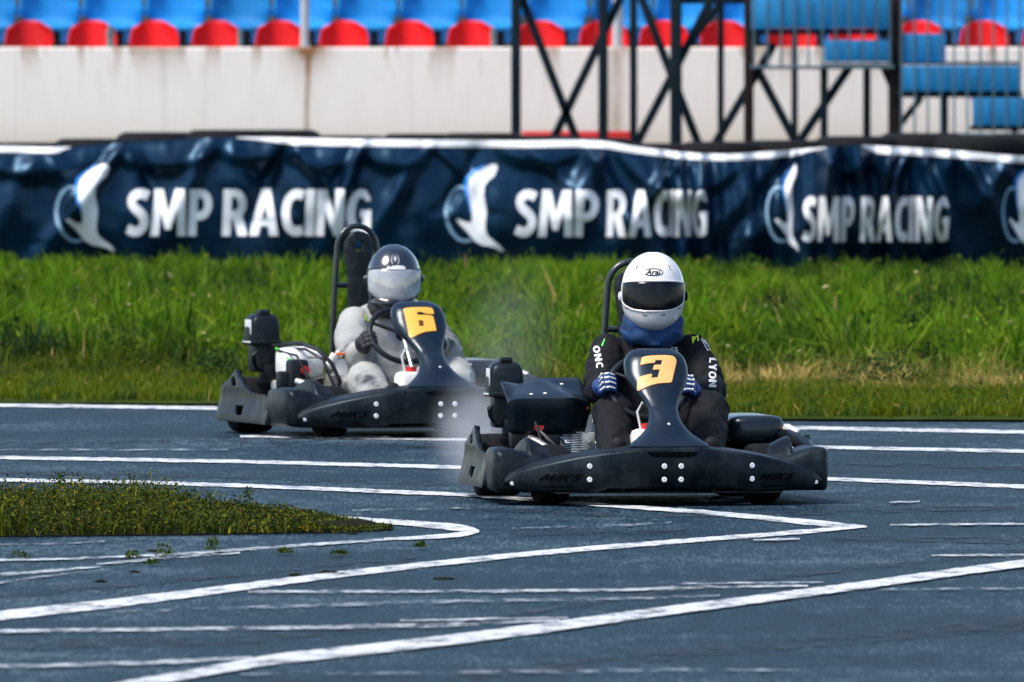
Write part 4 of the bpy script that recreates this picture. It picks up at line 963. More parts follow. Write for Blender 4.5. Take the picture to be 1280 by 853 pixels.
    for s, sg in (('L', -1), ('R', 1)):
        g = MB(); rim = Vector(J['hand'+s]); wr = Vector(J['arm'+s][-1][:3])
        tang = Vector((0, -.45, .89)) if True else 0
        tang = rot @ Vector((0, 0, 1))
        out = Vector((sg, 0, 0)); fwd = out.cross(tang) if sg < 0 else tang.cross(out); fwd.normalize()
        if fwd.y > 0: fwd = -fwd
        pc = rim+out*.030-fwd*.012
        def pp(a, b, c): return rim+out*a+fwd*b+tang*c
        # palm slab
        g.tube([wr, wr.lerp(pp(.034, -.02, 0), .5), pp(.036, -.012, 0), pp(.034, .012, .0)], [.034, .036, .036, .03], 14, ell=1.25)
        white = MB()
        for k, (zc_, ln) in enumerate(((.036, .95), (.012, 1.05), (-.012, 1.0), (-.034, .82))):
            ch = [pp(.040, .004, zc_*.95), pp(.030*ln, .034*ln, zc_), pp(.004, .042*ln, zc_*1.02), pp(-.022*ln, .028*ln, zc_*1.02), pp(-.028*ln, .008, zc_)]
            rr = [.0135, .0130, .0120, .0110, .009]
            dn = []; dr = []
            for i in range(4):
                for u in (0, .33, .66): dn.append(ch[i].lerp(ch[i+1], u)); dr.append(rr[i]+(rr[i+1]-rr[i])*u)
            dn.append(ch[-1]); dr.append(rr[-1]); g.tube(dn, dr, 10); g.sphere(ch[-1], rr[-1], u=10, w=8); g.sphere(ch[0], rr[0], u=10, w=8)
            if style['glove'] == 'glove':
                w0 = [a+(fwd*.011+out*.006) for a in ch[:2]]; w1 = [a+fwd*.0105 for a in ch[1:4]]
                white.tube([w0[0].lerp(w0[1], .1), w0[0].lerp(w0[1], .9)], [.0045, .006], 8, ell=.8); white.sphere(w0[1], .0068, u=8, w=6)
                white.tube([w1[0].lerp(w1[1], .18), w1[1]], [.0055, .0048], 8, ell=.8); white.tube([w1[1].lerp(w1[2], .15), w1[2]], [.005, .0038], 8, ell=.8)
        th = [pp(.028, -.028, .02), pp(.008, -.036, .038), pp(-.010, -.022, .050), pp(-.018, -.004, .052)]
        g.tube([th[0], th[0].lerp(th[1], .5), th[1], th[2], th[3]], [.017, .016, .014, .012, .010], 10); g.sphere(th[3], .010, u=10, w=8); g.sphere(th[0], .017, u=10, w=8)
        gm, _ = remesh(g, .0038, 2); go = gm.build('glove', M[style['glove']], T, org=org, fix=False, sharp=180)
        if white.v: white.build('bone_print', M['whitecloth'], go, org=org)
        # cuff
        el = Vector(J['arm'+s][-2][:3]); dcf = (wr-el).normalized(); c0 = wr-dcf*.03
        q = MB(); q.tube([c0-dcf*.022, c0-dcf*.01, c0+dcf*.012, c0+dcf*.02], [.047, .050, .048, .044], 18); q.build('cuff', M[style['suit']], T, org=org)
        # boots
        lg = J['leg'+s]; an = Vector(lg[-1][:3]); toe = Vector(J['toe'+s])
        q = MB(); d_ = toe-an
        q.tube([an+Vector((0, .035, .05)), an+Vector((0, .012, .0)), an+d_*.3, an+d_*.65, an+d_*.9, toe], [.052, .056, .052, .046, .040, .024], 14, ell=.85); q.sphere(an, .056); q.sphere(toe-d_*.1, .038, (1, .8, 1))
        bmx, _ = remesh(q, .007, 3); bmx.build('boot', M['boot'], T, org=org, fix=False, sharp=180)
    return T, bv, org
M['sidegrey'] = mat('grey print', (.35, .35, .36), .4)
# driver of the near kart
J3 = dict(torso=[((.10, .27, .12), .15, .10), ((.10, .27, .20), .175, .125), ((.105, .29, .32), .165, .125), ((.11, .315, .45), .185, .128), ((.115, .33, .56), .205, .125), ((.118, .335, .63), .205, .115), ((.12, .335, .685), .165, .095), ((.12, .33, .725), .10, .075)],
    armL=[(-.075, .325, .645, .078), (-.115, .21, .56, .074), (-.150, .06, .475, .066), (-.165, -.07, .49, .056), (-.180, -.165, .505, .040)],
    armR=[(.305, .325, .645, .078), (.330, .21, .56, .074), (.345, .06, .475, .066), (.30, -.07, .485, .056), (.235, -.165, .495, .040)],
    legL=[(.0, .22, .19, .11), (-.07, 0, .29, .102), (-.135, -.22, .385, .088), (-.175, -.45, .25, .072), (-.20, -.66, .13, .052)],
    legR=[(.20, .22, .19, .11), (.25, 0, .30, .102), (.285, -.22, .395, .090), (.25, -.45, .25, .072), (.215, -.66, .13, .052)],
    toeL=(-.195, -.735, .275), toeR=(.215, -.735, .275), neck=(.12, .305, .745), head=(.12, .265, .90), helmet=(.12, .265, .912), hyaw=-K3R, hpitch=0, hs=1.0, handL=(-.158, -.235, .505), handR=(.175, -.235, .495), wrinkle=.009, cx=.0)
T3, bv3, org3 = make_driver(J3, 'driver in black suit, blue gloves and white full face helmet seated in the near kart', K3L, K3R,
    dict(suit='suit', helmet='helmetwhite', visor='visor', window=(1.24, -.080, .046, .040), neck='navy', glove='glove',
         collar=[(-.075, .10, .11), (-.058, .122, .126), (-.035, .134, .132), (-.012, .140, .132), (.0, .135, .128), (.012, .139, .130), (.035, .136, .126), (.06, .127, .118), (.085, .112, .108)]))
def sleeve(vf, ox, oz, ang, name, m, par, bv, org, rz, off=.003):
    """flat print laid on the suit as seen from in front of the kart"""
    ca, sa = math.cos(ang), math.sin(ang); d = Matrix.Rotation(-rz, 3, 'Z') @ Vector((0, 1, 0))
    q = MB(); decal(q, vf, bv, lambda x, y: (Vector((ox+x*ca-y*sa, 0, oz+x*sa+y*ca))-d*3+Vector((0, .2, 0)), d), off); return q.build(name, M[m], par, org=org, smooth=False, fix=False)
body3 = [c for c in T3.children if c.name.startswith('body')][0]
sleeve(letters('ONC', -.047, .047, -.015, .015, .008, .1), -.136, .625, R(-80), 'lettering', 'whitecloth', body3, bv3, org3, K3R)
sleeve(flat([[(-.014, -.006), (-.011, -.011), (.015, .010), (.013, .013)]], .008), -.112, .685, R(30), 'print', 'neongreen', body3, bv3, org3, K3R)
sleeve(letters('LYON', -.060, .060, -.017, .017, .008, .06), .374, .558, R(-94), 'lettering', 'whitecloth', body3, bv3, org3, K3R)
sleeve(flat([[(-.030, -.016), (.030, -.016), (.030, .016), (-.030, .016)], [(-.027, -.013), (.027, -.013), (.027, .013), (-.027, .013)]], .008), .352, .682, R(-60), 'print', 'whitecloth', body3, bv3, org3, K3R)
for k_ in range(3): sleeve(flat([[(-.019+.013*k_, -.009), (-.012+.013*k_, -.009), (-.010+.013*k_, .009), (-.016+.013*k_, .009)]], .008), .352, .682, R(-60), 'print', 'whitecloth', body3, bv3, org3, K3R)
sleeve(letters('P1', -.018, .018, -.013, .013, .008, .08, .2), .300, .700, R(20), 'lettering', 'neon', body3, bv3, org3, K3R)
sleeve(letters('ES', -.016, .016, -.010, .010, .008), .205, .655, R(0), 'lettering', 'whitecloth', body3, bv3, org3, K3R)
# driver of the far kart: smaller, slouched
J6 = dict(torso=[((.10, .27, .12), .15, .10), ((.10, .28, .19), .18, .13), ((.105, .30, .28), .195, .15), ((.11, .325, .37), .21, .15), ((.115, .345, .47), .21, .14), ((.12, .345, .545), .21, .125), ((.12, .34, .60), .175, .10), ((.12, .325, .635), .11, .08)],
    armL=[(-.050, .33, .555, .082), (-.105, .22, .475, .086), (-.130, .08, .385, .080), (-.155, -.06, .40, .068), (-.165, -.15, .44, .045)],
    armR=[(.295, .33, .555, .088), (.345, .22, .475, .088), (.365, .08, .39, .080), (.30, -.06, .42, .066), (.245, -.15, .46, .045)],
    legL=[(.0, .22, .19, .11), (-.08, .02, .24, .108), (-.165, -.20, .275, .098), (-.19, -.43, .20, .078), (-.20, -.64, .12, .055)],
    legR=[(.20, .22, .19, .11), (.26, .02, .25, .108), (.31, -.20, .29, .095), (.25, -.43, .21, .075), (.215, -.64, .12, .055)],
    toeL=(-.195, -.725, .255), toeR=(.215, -.725, .255), neck=(.12, .30, .635), head=(.135, .235, .768), helmet=(.135, .262, .778), hyaw=-K6R+R(4), hpitch=2, hs=.97, handL=(-.150, -.215, .465), handR=(.172, -.225, .49), wrinkle=.006, fold=.007, cx=0)
T6, bv6, org6 = make_driver(J6, 'driver in pale grey overalls and black helmet with clear visor seated in the far kart', K6L, K6R,
    dict(suit='suitgrey', helmet='helmetblack', visor='clearvisor', window=(1.30, -.105, .055, .05), neck='gloveblack', glove='gloveblack',
         collar=[(-.055, .10, .10), (-.03, .108, .108), (-.01, .112, .11), (.015, .110, .108), (.04, .106, .102), (.06, .10, .10)]))
body6 = [c for c in T6.children if c.name.startswith('body')][0]
sleeve(flat([[(-.022, -.006), (.0, -.010), (.022, .004), (.018, .010), (-.002, -.001), (-.020, .004)]], .008), -.03, .575, R(-70), 'print', 'neon', body6, bv6, org6, K6R)
# ------------------------------------------------------------------ banner
SB = F/BAN
def banner_mat():
    m = bpy.data.materials.new('navy vinyl'); m.use_nodes = True; nt = m.node_tree; b = nt.nodes['Principled BSDF']; L = nt.links
    tc = nt.nodes.new('ShaderNodeTexCoord'); n = nt.nodes.new('ShaderNodeTexNoise'); n.inputs['Scale'].default_value = 2.5; n.inputs['Detail'].default_value = 6
    L.new(tc.outputs['Object'], n.inputs['Vector'])
    cr = nt.nodes.new('ShaderNodeValToRGB'); e = cr.color_ramp.elements
    e[0].position = .35; e[0].color = (.0008, .006, .017, 1); e[1].position = .68; e[1].color = (.0016, .015, .040, 1)
    L.new(n.outputs['Fac'], cr.inputs[0]); L.new(cr.outputs[0], b.inputs['Base Color'])
    b.inputs['Roughness'].default_value = .33; b.inputs['Specular IOR Level'].default_value = .5; b.inputs['Specular Tint'].default_value = (.30, .62, 1, 1)
    return m
M['banner'] = banner_mat(); M['bannerwhite'] = mat('white banner print', (.82, .82, .84), .5); M['bannerblue'] = mat('blue banner print', (.02, .25, .75), .5); M['bannerpale'] = mat('pale blue banner print', (.22, .38, .52), .5)
CMAP = [(-120, -110), (0, 0), (600, 592), (653, 643), (762, 748), (860, 825), (965, 884), (1030, 938), (1091, 984), (1145, 1003), (1250, 1066), (1350, 1122), (1457, 1186), (1540, 1240), (1590, 1272), (1680, 1340), (1760, 1400)]
def cpx(c): return lerp_tab(CMAP, c)
TOPY = [(-110, 184), (0, 183), (85, 184), (130, 180), (290, 172), (450, 174), (640, 176), (745, 176), (800, 184), (860, 191), (905, 193), (960, 190), (1030, 184), (1060, 181), (1110, 183), (1180, 187), (1280, 195), (1400, 196)]
rf = random.Random(11)
FOLDS = []
def cinv(px):
    lo, hi = -120, 1760
    for _ in range(40):
        m = (lo+hi)/2
        if cpx(m) < px: lo = m
        else: hi = m
    return lo
for ax in (-20, 60, 160, 290, 365, 455, 535, 600, 650, 750, 860, 1000, 1045, 1130, 1185, 1260, 1330):
    c = cinv(ax)
    for k in range(2):
        FOLDS.append((c+rf.uniform(-6, 6), c+rf.choice((-1, 1))*rf.uniform(30, 150), rf.uniform(10, 26), rf.choice((1, 1, -1))*rf.uniform(.03, .065), rf.uniform(.45, 1.1), rf.uniform(-40, 40)))
for c0, c1, w, a, ln in ((155, 40, 14, .07, 1.2), (268, 190, 15, .055, 1), (460, 400, 11, .06, 1), (548, 440, 14, .055, 1), (745, 850, 16, .07, 1.1), (1000+100, 960, 18, -.07, 1.2), (1395, 1480, 16, .07, 1.2), (1480, 1600, 22, .08, 1.2), (1200, 1190, 12, .05, .8), (1330, 1290, 11, .05, .7)):
    FOLDS.append((c0, c1, w, a, ln, 0))
SW = [(40, 110, .80), (210, 80, .82), (330, 70, .85), (410, 60, .8), (500, 55, .82), (905, 125, .62), (1240, 60, .8), (1330, 55, .78), (690, 70, .85)]   # swags: sagging bulges between the ties
def fold(c, v):
    y = 0; u = 1-v
    for c0, c1, w, a, ln, cv in FOLDS:
        if u > ln: continue
        cc = c0+(c1-c0)*u+cv*u*(1-u)*2; d = (c-cc)/(w*(.6+.9*u))
        if abs(d) < 3: y += a*math.exp(-d*d)*min(1, u*6+.15)*max(0, 1-u/ln)**.5
    for c0, wd, vb in SW:
        d = (c-c0)/wd
        if abs(d) < 1:
            # lower lip of the sag hangs as a parabola below the top edge
            lip = vb+(1-vb)*d*d
            k = (v-lip)/.07
            y += (.05+.05*(1-vb))*(math.exp(-k*k) if k < 0 else math.exp(-(k*.33)**2))*(1-d*d)
    y += .05*noise.noise((c*.011, v*1.6, 3))+.012*noise.noise((c*.03+v*1.5, v*3, 8))+.004*noise.noise((c*.08, v*8, 1))
    tl = min(1, max(0, (c-1130)/90)); y += .15*tl*v
    # strong vertical folds where the cloth is bunched up
    for lo, hi, amp, per in ((850, 1000, .045, 52), (1135, 1480, .034, 66), (1010, 1090, .05, 70)):
        e = min(1, max(0, (c-lo)/30))*min(1, max(0, (hi-c)/30))
        y += amp*e*math.sin(2*math.pi*(c-lo)/per+v*2.2)
    y = y*1.65+.075*math.sin(math.pi*min(1, v*1.02))**1.0
    return y
def bpos(c, v, off=0):
    px = cpx(c); X = (px-640)/SB
    zt = CAMZ-(smooth_tab(TOPY, px)-HY)/SB
    return Vector((X, BAN-fold(c, v)-off, .01+(zt-.01)*v))
bt = thing('banner', 'long wrinkled navy vinyl banner with white lettering hung along the tyre barrier', 'banner', (0, BAN, 0))
q = MB(); NU, NV = 620, 46
q.grid(NU, NV, lambda u, v: bpos(-110+1850*u, v)); q.build('cloth', M['banner'], bt, org=(0, BAN, 0), fix=False, sharp=180)
def cdec(vf, name, m, off=.006, extra=None):
    """flat mesh in cloth units: x = c, y = photo height"""
    v, f = vf; out = []
    for x, y in v:
        px = cpx(x); yt = smooth_tab(TOPY, px); y0 = F*CAMZ/BAN+HY
        vv = (y0-y)/(y0-yt); e = 1.5
        p = bpos(x, vv); du = bpos(x+e, vv)-bpos(x-e, vv); dv = bpos(x, vv+.01)-bpos(x, vv-.01)
        n = du.cross(dv).normalized()
        if n.y > 0: n = -n
        out.append(p+n*off)
    q = MB(); q.add(out, f); return q.build(name, M[m], bt, org=(0, BAN, 0), smooth=True, sharp=180, fix=False)
for c0, y0, y1 in ((160, 296, 237), (653, 297, 238), (1145, 303, 246)):
    v, f = letters('SMP RACING', 0, 312, 0, y0-y1, 5, .055, .05)
    cdec(([(c0+a, y0-b) for a, b in v], f), 'lettering', 'bannerwhite')
BIRD = [(410, 85), (418, 110), (395, 165), (350, 200), (325, 235), (322, 290), (335, 350), (343, 400), (335, 470), (335, 530), (350, 565), (380, 590), (430, 625), (458, 660), (445, 672), (400, 645), (360, 635), (310, 628), (260, 600), (215, 545), (170, 500), (130, 455), (150, 445), (190, 470), (225, 478), (240, 470), (238, 400), (222, 320), (215, 240), (225, 190), (270, 140), (330, 105), (380, 82)]
BLUE = [(335, 82), (330, 100), (270, 135), (222, 188), (212, 240), (220, 320), (236, 400), (232, 420), (205, 320), (190, 240), (194, 180), (250, 128)]
RING = [(196, 236), (160, 226), (125, 236), (88, 275), (60, 340), (50, 410), (62, 480), (95, 550), (140, 595), (190, 610), (240, 600), (236, 585), (190, 592), (150, 577), (112, 535), (84, 470), (74, 405), (82, 345), (105, 290), (135, 255), (160, 246), (196, 254)]
for c0 in (105, 598, 1091, 1592):
    for poly, m, nme in ((BIRD, 'bannerwhite', 'bird_emblem'), (BLUE, 'bannerblue', 'emblem_edge'), (RING, 'bannerpale', 'emblem_ring')):
        v, f = flat([[(x/5.333+60-105, y/5.333+190) for x, y in poly]], 4)
        cdec(([(a+c0, b) for a, b in v], f), nme, m)
for p0, p1, t in ((-100, 88, 7), (296, 1032, 8), (1076, 1340, 9)):
    c0, c1 = cinv(p0), cinv(p1); n = int((c1-c0)/5)
    q = MB(); q.grid(n, 3, lambda u, v: bpos(c0+(c1-c0)*u, 1.0-(t/150)*(min(1, 12*u, 12*(1-u))*.85+.15)*(1-v), .010+.006*math.sin(math.pi*v)))
    q.build('hem', M['bannerwhite'], bt, org=(0, BAN, 0), fix=False, sharp=180)
# ------------------------------------------------------------------ tyre stacks behind it
TOPS = [(-45, 178), (45, 179), (118, 174), (196, 166), (286, 163), (350, 163), (432, 170), (528, 168), (600, 167), (672, 170), (738, 173), (830, 180), (905, 178), (985, 176), (1068, 171), (1150, 167), (1222, 170), (1290, 168)]
for k, (px_, ty) in enumerate(TOPS):
    d = BAN+.62+(.25 if k % 2 else 0)+.1*math.sin(k*2.3); zt = CAMZ-(ty-HY)*d/F; hgt = zt/4; r_ = .34
    mb = MB()
    for j in range(4):
        rj = r_*(1+.03*math.sin(k*5+j*3)); h2 = hgt*.49
        prof = [(rj*.55, -h2*.6), (rj*.62, -h2*.95), (rj*.8, -h2), (rj*.95, -h2*.8), (rj, -h2*.3), (rj, h2*.3), (rj*.95, h2*.8), (rj*.8, h2), (rj*.62, h2*.95), (rj*.55, h2*.6)]
        mb.lathe(prof, Matrix.Translation((.02*math.sin(k+j*2), .02*math.cos(k*3+j), hgt*(j+.5))) @ Matrix.Rotation(R(-90), 4, 'Y'), 32)
    o = mb.build('tyre_stack', M['rubber'], sharp=60); o.location = ((px_-640)*d/F, d, .005)
    tag(o, 'stack of black tyres behind the banner, its dark top showing over the banner edge', 'tyre stack', 'tyre stacks of the barrier')
# ------------------------------------------------------------------ stand: wall, steps, seats
def vary(name, amt):
    nt = M[name].node_tree; b = nt.nodes['Principled BSDF']; lk = b.inputs['Base Color'].links[0].from_socket
    oi = nt.nodes.new('ShaderNodeObjectInfo'); mr = nt.nodes.new('ShaderNodeMapRange'); mr.inputs[3].default_value = 1-amt; mr.inputs[4].default_value = 1+amt
    nt.links.new(oi.outputs['Random'], mr.inputs[0]); mx = nt.nodes.new('ShaderNodeVectorMath'); mx.operation = 'SCALE'
    nt.links.new(lk, mx.inputs[0]); nt.links.new(mr.outputs[0], mx.inputs['Scale']); nt.links.new(mx.outputs[0], b.inputs['Base Color'])
DW = 144.0; SWL = F/DW
def wall_mat():
    m = bpy.data.materials.new('whitewashed concrete'); m.use_nodes = True; nt = m.node_tree; b = nt.nodes['Principled BSDF']; L = nt.links
    b.inputs['Roughness'].default_value = .9
    tc = nt.nodes.new('ShaderNodeTexCoord'); sx = nt.nodes.new('ShaderNodeSeparateXYZ'); L.new(tc.outputs['Object'], sx.inputs[0])
    def mth(op, *a):
        n = nt.nodes.new('ShaderNodeMath'); n.operation = op
        for i, x in enumerate(a):
            if isinstance(x, (int, float)): n.inputs[i].default_value = x
            else: L.new(x, n.inputs[i])
        return n.outputs[0]
    def nz(sc, scale=1.0, det=6):
        mp = nt.nodes.new('ShaderNodeMapping'); mp.inputs['Scale'].default_value = sc; L.new(tc.outputs['Object'], mp.inputs['Vector'])
        n = nt.nodes.new('ShaderNodeTexNoise'); n.inputs['Scale'].default_value = scale; n.inputs['Detail'].default_value = det; L.new(mp.outputs[0], n.inputs['Vector']); return n.outputs['Fac']
    X, Z = sx.outputs['X'], sx.outputs['Z']
    wob = mth('MULTIPLY', mth('SUBTRACT', nz((3, 3, 1.5)), .5), .10)
    def streak(px, w, k, zlo=-9, zfall=.01):
        xc = (px-640)/SWL; d = mth('DIVIDE', mth('SUBTRACT', mth('ADD', X, wob), xc), w)
        return mth('MULTIPLY', mth('POWER', 2.718, mth('MULTIPLY', mth('MULTIPLY', d, d), -1)), k)
    low = nz((.35, 1, .9), 1.0); fine = nz((4, 4, 1), 3)
    zt = CAMZ-(60-HY)/SWL
    topd = mth('MULTIPLY', mth('POWER', 2.718, mth('MULTIPLY', mth('SUBTRACT', zt, Z), -9)), mth('MULTIPLY', mth('GREATER_THAN', nz((1.6, 1, .2), 2.2), .52), .75))
    rust = mth('ADD', streak(384, .022, .8), mth('ADD', streak(771, .06, .55), mth('ADD', streak(757, .03, .35), topd)))
    rust = mth('ADD', rust, mth('MULTIPLY', streak(384, .16, 1.6), mth('POWER', 2.718, mth('MULTIPLY', mth('SUBTRACT', zt, Z), -8))))
    rust = mth('MULTIPLY', rust, mth('ADD', mth('MULTIPLY', fine, .9), .4))
    grey = mth('ADD', streak(205, .022, .22), mth('ADD', streak(256, .012, .22), mth('ADD', streak(515, .012, .2), mth('ADD', streak(20, .012, .2), streak(905, .012, .2)))))
    def mix(fac, c1, c2):
        n = nt.nodes.new('ShaderNodeMix'); n.data_type = 'RGBA'; n.clamp_factor = True; L.new(fac, n.inputs[0])
        for i, c in ((6, c1), (7, c2)):
            if isinstance(c, tuple): n.inputs[i].default_value = (*c, 1)
            else: L.new(c, n.inputs[i])
        return n.outputs[2]
    c = mix(low, (.83, .73, .645), (.89, .81, .745)); c = mix(mth('MULTIPLY', mth('SUBTRACT', fine, .45), .8), c, (.62, .55, .47)); c = mix(mth('MULTIPLY', mth('POWER', 2.718, mth('MULTIPLY', mth('SUBTRACT', Z, .95), -7)), .5), c, (.66, .56, .44))
    c = mix(grey, c, (.42, .40, .38)); c = mix(rust, c, (.26, .12, .04))
    L.new(c, b.inputs['Base Color']); return m
M['wall'] = wall_mat(); M['concrete'] = mat('grey concrete', (.28, .27, .26), .9, noise_amt=.2, noise_scale=4)
zt = CAMZ-(59.5-HY)/SWL
mb = MB(); rings = []
mb.box((0, DW+.15, zt/2), (18, .30, zt), .012)
w = mb.build('stand_wall', M['wall'], smooth=False); tag(w, 'white concrete retaining wall with rust stains below the rows of seats', 'wall')
mb = MB()
mb.box((0, DW+.31+.30, (zt-.12)/2), (18, .60, zt-.12)); mb.box((0, DW+.92+.5, (zt-.02)/2), (18, 1.0, zt-.02)); mb.box((0, DW+1.93+.6, (zt+.32)/2), (18, 1.2, zt+.32))
M['bluepaint'] = mat('blue riser paint', (.004, .13, .40), .6, noise_amt=.15, noise_scale=3)
q = MB(); q.box((0, DW+1.90, zt+.16+.02), (18, .03, .30), .003); tag(q.build('riser_board', M['bluepaint'], smooth=False), 'long blue board closing the step behind the blue seats', 'riser board')
tag(mb.build('grandstand', M['concrete'], smooth=False), 'grey concrete steps of the grandstand that carry the seats', 'grandstand')
M['seatred'] = mat('red seat plastic', (.62, .004, .006), .5, spec=.25, noise_amt=.12, noise_scale=2)
M['seatblue'] = mat('blue seat plastic', (.004, .20, .50), .5, spec=.3, noise_amt=.12, noise_scale=2)
vary('seatred', .2); vary('seatblue', .22)
M['bracket'] = mat('dark seat bracket', (.012, .016, .024), .5)
def seat_src(kind):
    """bucket seat facing -Y, origin on the step below the pan"""
    root = thing('stadium_seat', 'stadium seat', 'stadium seat')
    hw = .205; q = MB()
    prof = [(-.235, -.045), (-.24, -.015), (-.22, .0), (-.12, -.008), (.0, -.015), (.10, -.008), (.165, .02), (.195, .08), (.215, .18), (.23, .27), (.238, .325), (.245, .345), (.262, .335), (.268, .30)]
    n = len(prof); PH = .0 if kind == 'red' else .0
    def fn(u, v):
        t = v*(n-1); i = min(int(t), n-2); a = t-i
        y = prof[i][0]+(prof[i+1][0]-prof[i][0])*a; z = prof[i][1]+(prof[i+1][1]-prof[i][1])*a
        s = u*2-1; wd = hw
        if z > .16: wd = hw*(1-.36*(min(1, (z-.16)/.185))**2.4)
        if y < -.12: wd = hw*(1-.12*((-.12-y)/.12)**2)
        x = s*wd
        zz = z+(.022 if y < .12 else 0)*abs(s)**4
        yy = y-(.075*s*s+.03*s**6 if z > .03 else 0)*min(1, max(0, (z-.0)/.12))
        if z > .30: zz -= .035*abs(s)**3
        return (x, yy, .20+zz)
    q.grid(20, 40, fn); q.build('shell', M['seat'+kind], root, solid=.012, fix=False, sharp=60)
    q = MB(); q.box((-.05, .02, .09), (.05, .22, .17), .006); q.box((.05, .02, .09), (.05, .22, .17), .006); q.box((0, .04, .012), (.22, .30, .02), .003); q.build('bracket', M['bracket'], root)
    return root
ORD = 'first second third fourth fifth sixth seventh eighth ninth tenth eleventh twelfth thirteenth fourteenth fifteenth sixteenth seventeenth eighteenth'.split()
def copy_tree(o, parent=None):
    c = o.copy(); COL.objects.link(c)
    if parent is not None: c.parent = parent
    for ch in list(o.children): copy_tree(ch, c)
    return c
def place(kind, xs, d, z, group, lab):
    src = seat_src(kind)
    if kind == 'blue': src.scale = (1.22, 1, 1)
    for i, px_ in enumerate(xs):
        o = src if i == 0 else copy_tree(src)
        o.location = ((px_-640)*d/F, d, z); o.rotation_euler = (0, 0, R(random.uniform(-1.5, 1.5)))
        tag(o, lab % ORD[i], 'stadium seat', group)
red_x = [36, 115, 193, 270, 350, 430, 512, 590, 675, 755, 830, 906, 990, 1068, 1150, 1231, 1310]
dR = DW+.60; place('red', red_x, dR, zt-.12-.12-.085, 'red seats along the wall top', 'red plastic stadium seat just above the white wall, %s red seat from the left')
blue_x = [-17, 62, 141, 220, 300, 380, 459, 538, 617, 697, 778, 857, 937, 1017, 1096, 1176, 1256]
dBl = DW+1.30; place('blue', blue_x, dBl, zt-.02, 'blue seats of the row behind', 'blue plastic stadium seat behind the red row, %s blue seat from the left')
mb_src = None
for i, px_ in enumerate([24, 104, 183, 262, 341, 421, 498, 578, 657, 737, 815, 893, 972, 1053, 1131, 1212]):
    if mb_src is None:
        q = MB(); q.box((0, 0, .13), (.075, .09, .26), .01); q.box((0, .06, .235), (.09, .05, .09), .012); q.box((0, 0, .008), (.13, .14, .016), .003)
        mb_src = o = q.build('seat_post', M['bracket'])
    else: o = mb_src.copy(); COL.objects.link(o)
    d = DW+1.0; o.location = ((px_-640)*d/F, d, zt-.02)
    tag(o, 'short black bracket post between the blue seats, %s from the left' % ORD[i], 'seat post', 'bracket posts between the blue seats')
M['paleposts'] = mat('pale painted post', (.42, .44, .46), .5, .2, noise_amt=.15)
M['greenpost'] = mat('grey green post', (.10, .16, .17), .5, .2)
for px_, wpx, y0, m, lab in ((381, 11, -70, 'paleposts', 'pale grey steel post rising from the wall above the rust streak'), (138, 9, 33, 'greenpost', 'short grey green post beside the second red seat from the left'), (772, 13, -70, 'paleposts', 'pale post on the wall behind the steel stair frame above the brown stain'), (300, 6, 36, 'greenpost', 'thin short post right of the fourth red seat from the left'), (617, 7, 36, 'greenpost', 'thin short post right of the eighth red seat from the left')):
    d = DW+.20; r_ = wpx/SWL/2; z1 = CAMZ-(y0-HY)*d/F; q = MB()
    q.tube([(0, 0, zt-.01), (0, 0, z1)], r_, 14); q.box((0, 0, zt+.006), (r_*2.8, r_*2.8, .014), .003); q.tube([(0, 0, zt+(z1-zt)*.55), (0, 0, zt+(z1-zt)*.55+.03)], r_*1.25, 14)
    o = q.build('post', M[m]); o.location = ((px_-640)*d/F, d, 0); tag(o, lab, 'post')
# ------------------------------------------------------------------ steel stair frame
DS = 141.0; SS = F/DS
M['steel'] = mat('dark blue steel', (.004, .011, .017), .65, 0, spec=.12, noise_amt=.3, noise_scale=5); M['rusty'] = mat('brown steel', (.018, .011, .011), .7, 0, spec=.1, noise_amt=.3, noise_scale=6)
M['bluesheet'] = mat('blue painted sheet', (.003, .20, .46), .5, noise_amt=.2, noise_scale=4); M['rail'] = mat('grey rail', (.08, .14, .17), .45, .4)
st = thing('steel_staircase', 'dark steel stair frame with blue steps and railings standing before the stand', 'staircase', (0, DS, 0))
so = (0, DS, 0)
def spt(px_, y, dy=0): p = wp(px_, y, DS); return Vector((p.x, DS+dy, p.z))
def post(px_, wpx, y0, y1, dy, m='steel', nm='post'):
    w_ = wpx*1.35/SS; a = spt(px_, y0, dy); b = spt(px_, y1, dy); z0 = max(0.0, b.z)
    q = MB(); q.box((a.x, DS+dy, (a.z+z0)/2), (w_, w_, a.z-z0), .006); q.build(nm, M[m], st, org=so)
for a in ((645, 9, -75, 0), (754, 9, -75, 0), (793, 7, -75, 1.1), (845, 11, -75, 0), (903, 6, -75, 1.1), (936, 9, -75, 0), (996, 6, 36, 1.1), (1030, 7, 84, 0), (1087, 7, 84, 1.1), (1119, 13, -75, 0), (1181, 6, 118, 0), (1268, 6, 160, 0)):
    post(a[0], a[1], a[2], 350, a[3], 'rusty' if a[0] in (1119, 936) else 'steel')
def brace(x0, y0, x1, y1, wpx, dy=.03, nm='brace', m='steel'):
    a = spt(x0, y0, dy); b = spt(x1, y1, dy); q = MB(); d = b-a; q.box((0, 0, 0), (wpx*1.35/SS, .03, d.length), .004)
    ang = math.atan2(d.x, d.z); q2 = MB(); Rm = Matrix.Rotation(ang, 3, 'Y'); q2.add([Vector((a+b)/2)+Rm @ Vector(p) for p in q.v], q.f); q2.build(nm, M[m], st, org=so)
for a in ((648, -14, 722, 178, 8), (784, -20, 688, 182, 8), (796, -20, 880, 195, 8, 1.06), (896, -14, 795, 182, 8, .05), (968, 55, 888, 190, 8, .08), (946, 85, 1002, 192, 8), (1062, 84, 992, 188, 8, .06), (1104, 84, 1122, 126, 6), (1152, 122, 1122, 160, 6, .05), (936, -40, 860, 60, 7, 1.0)):
    brace(*a)
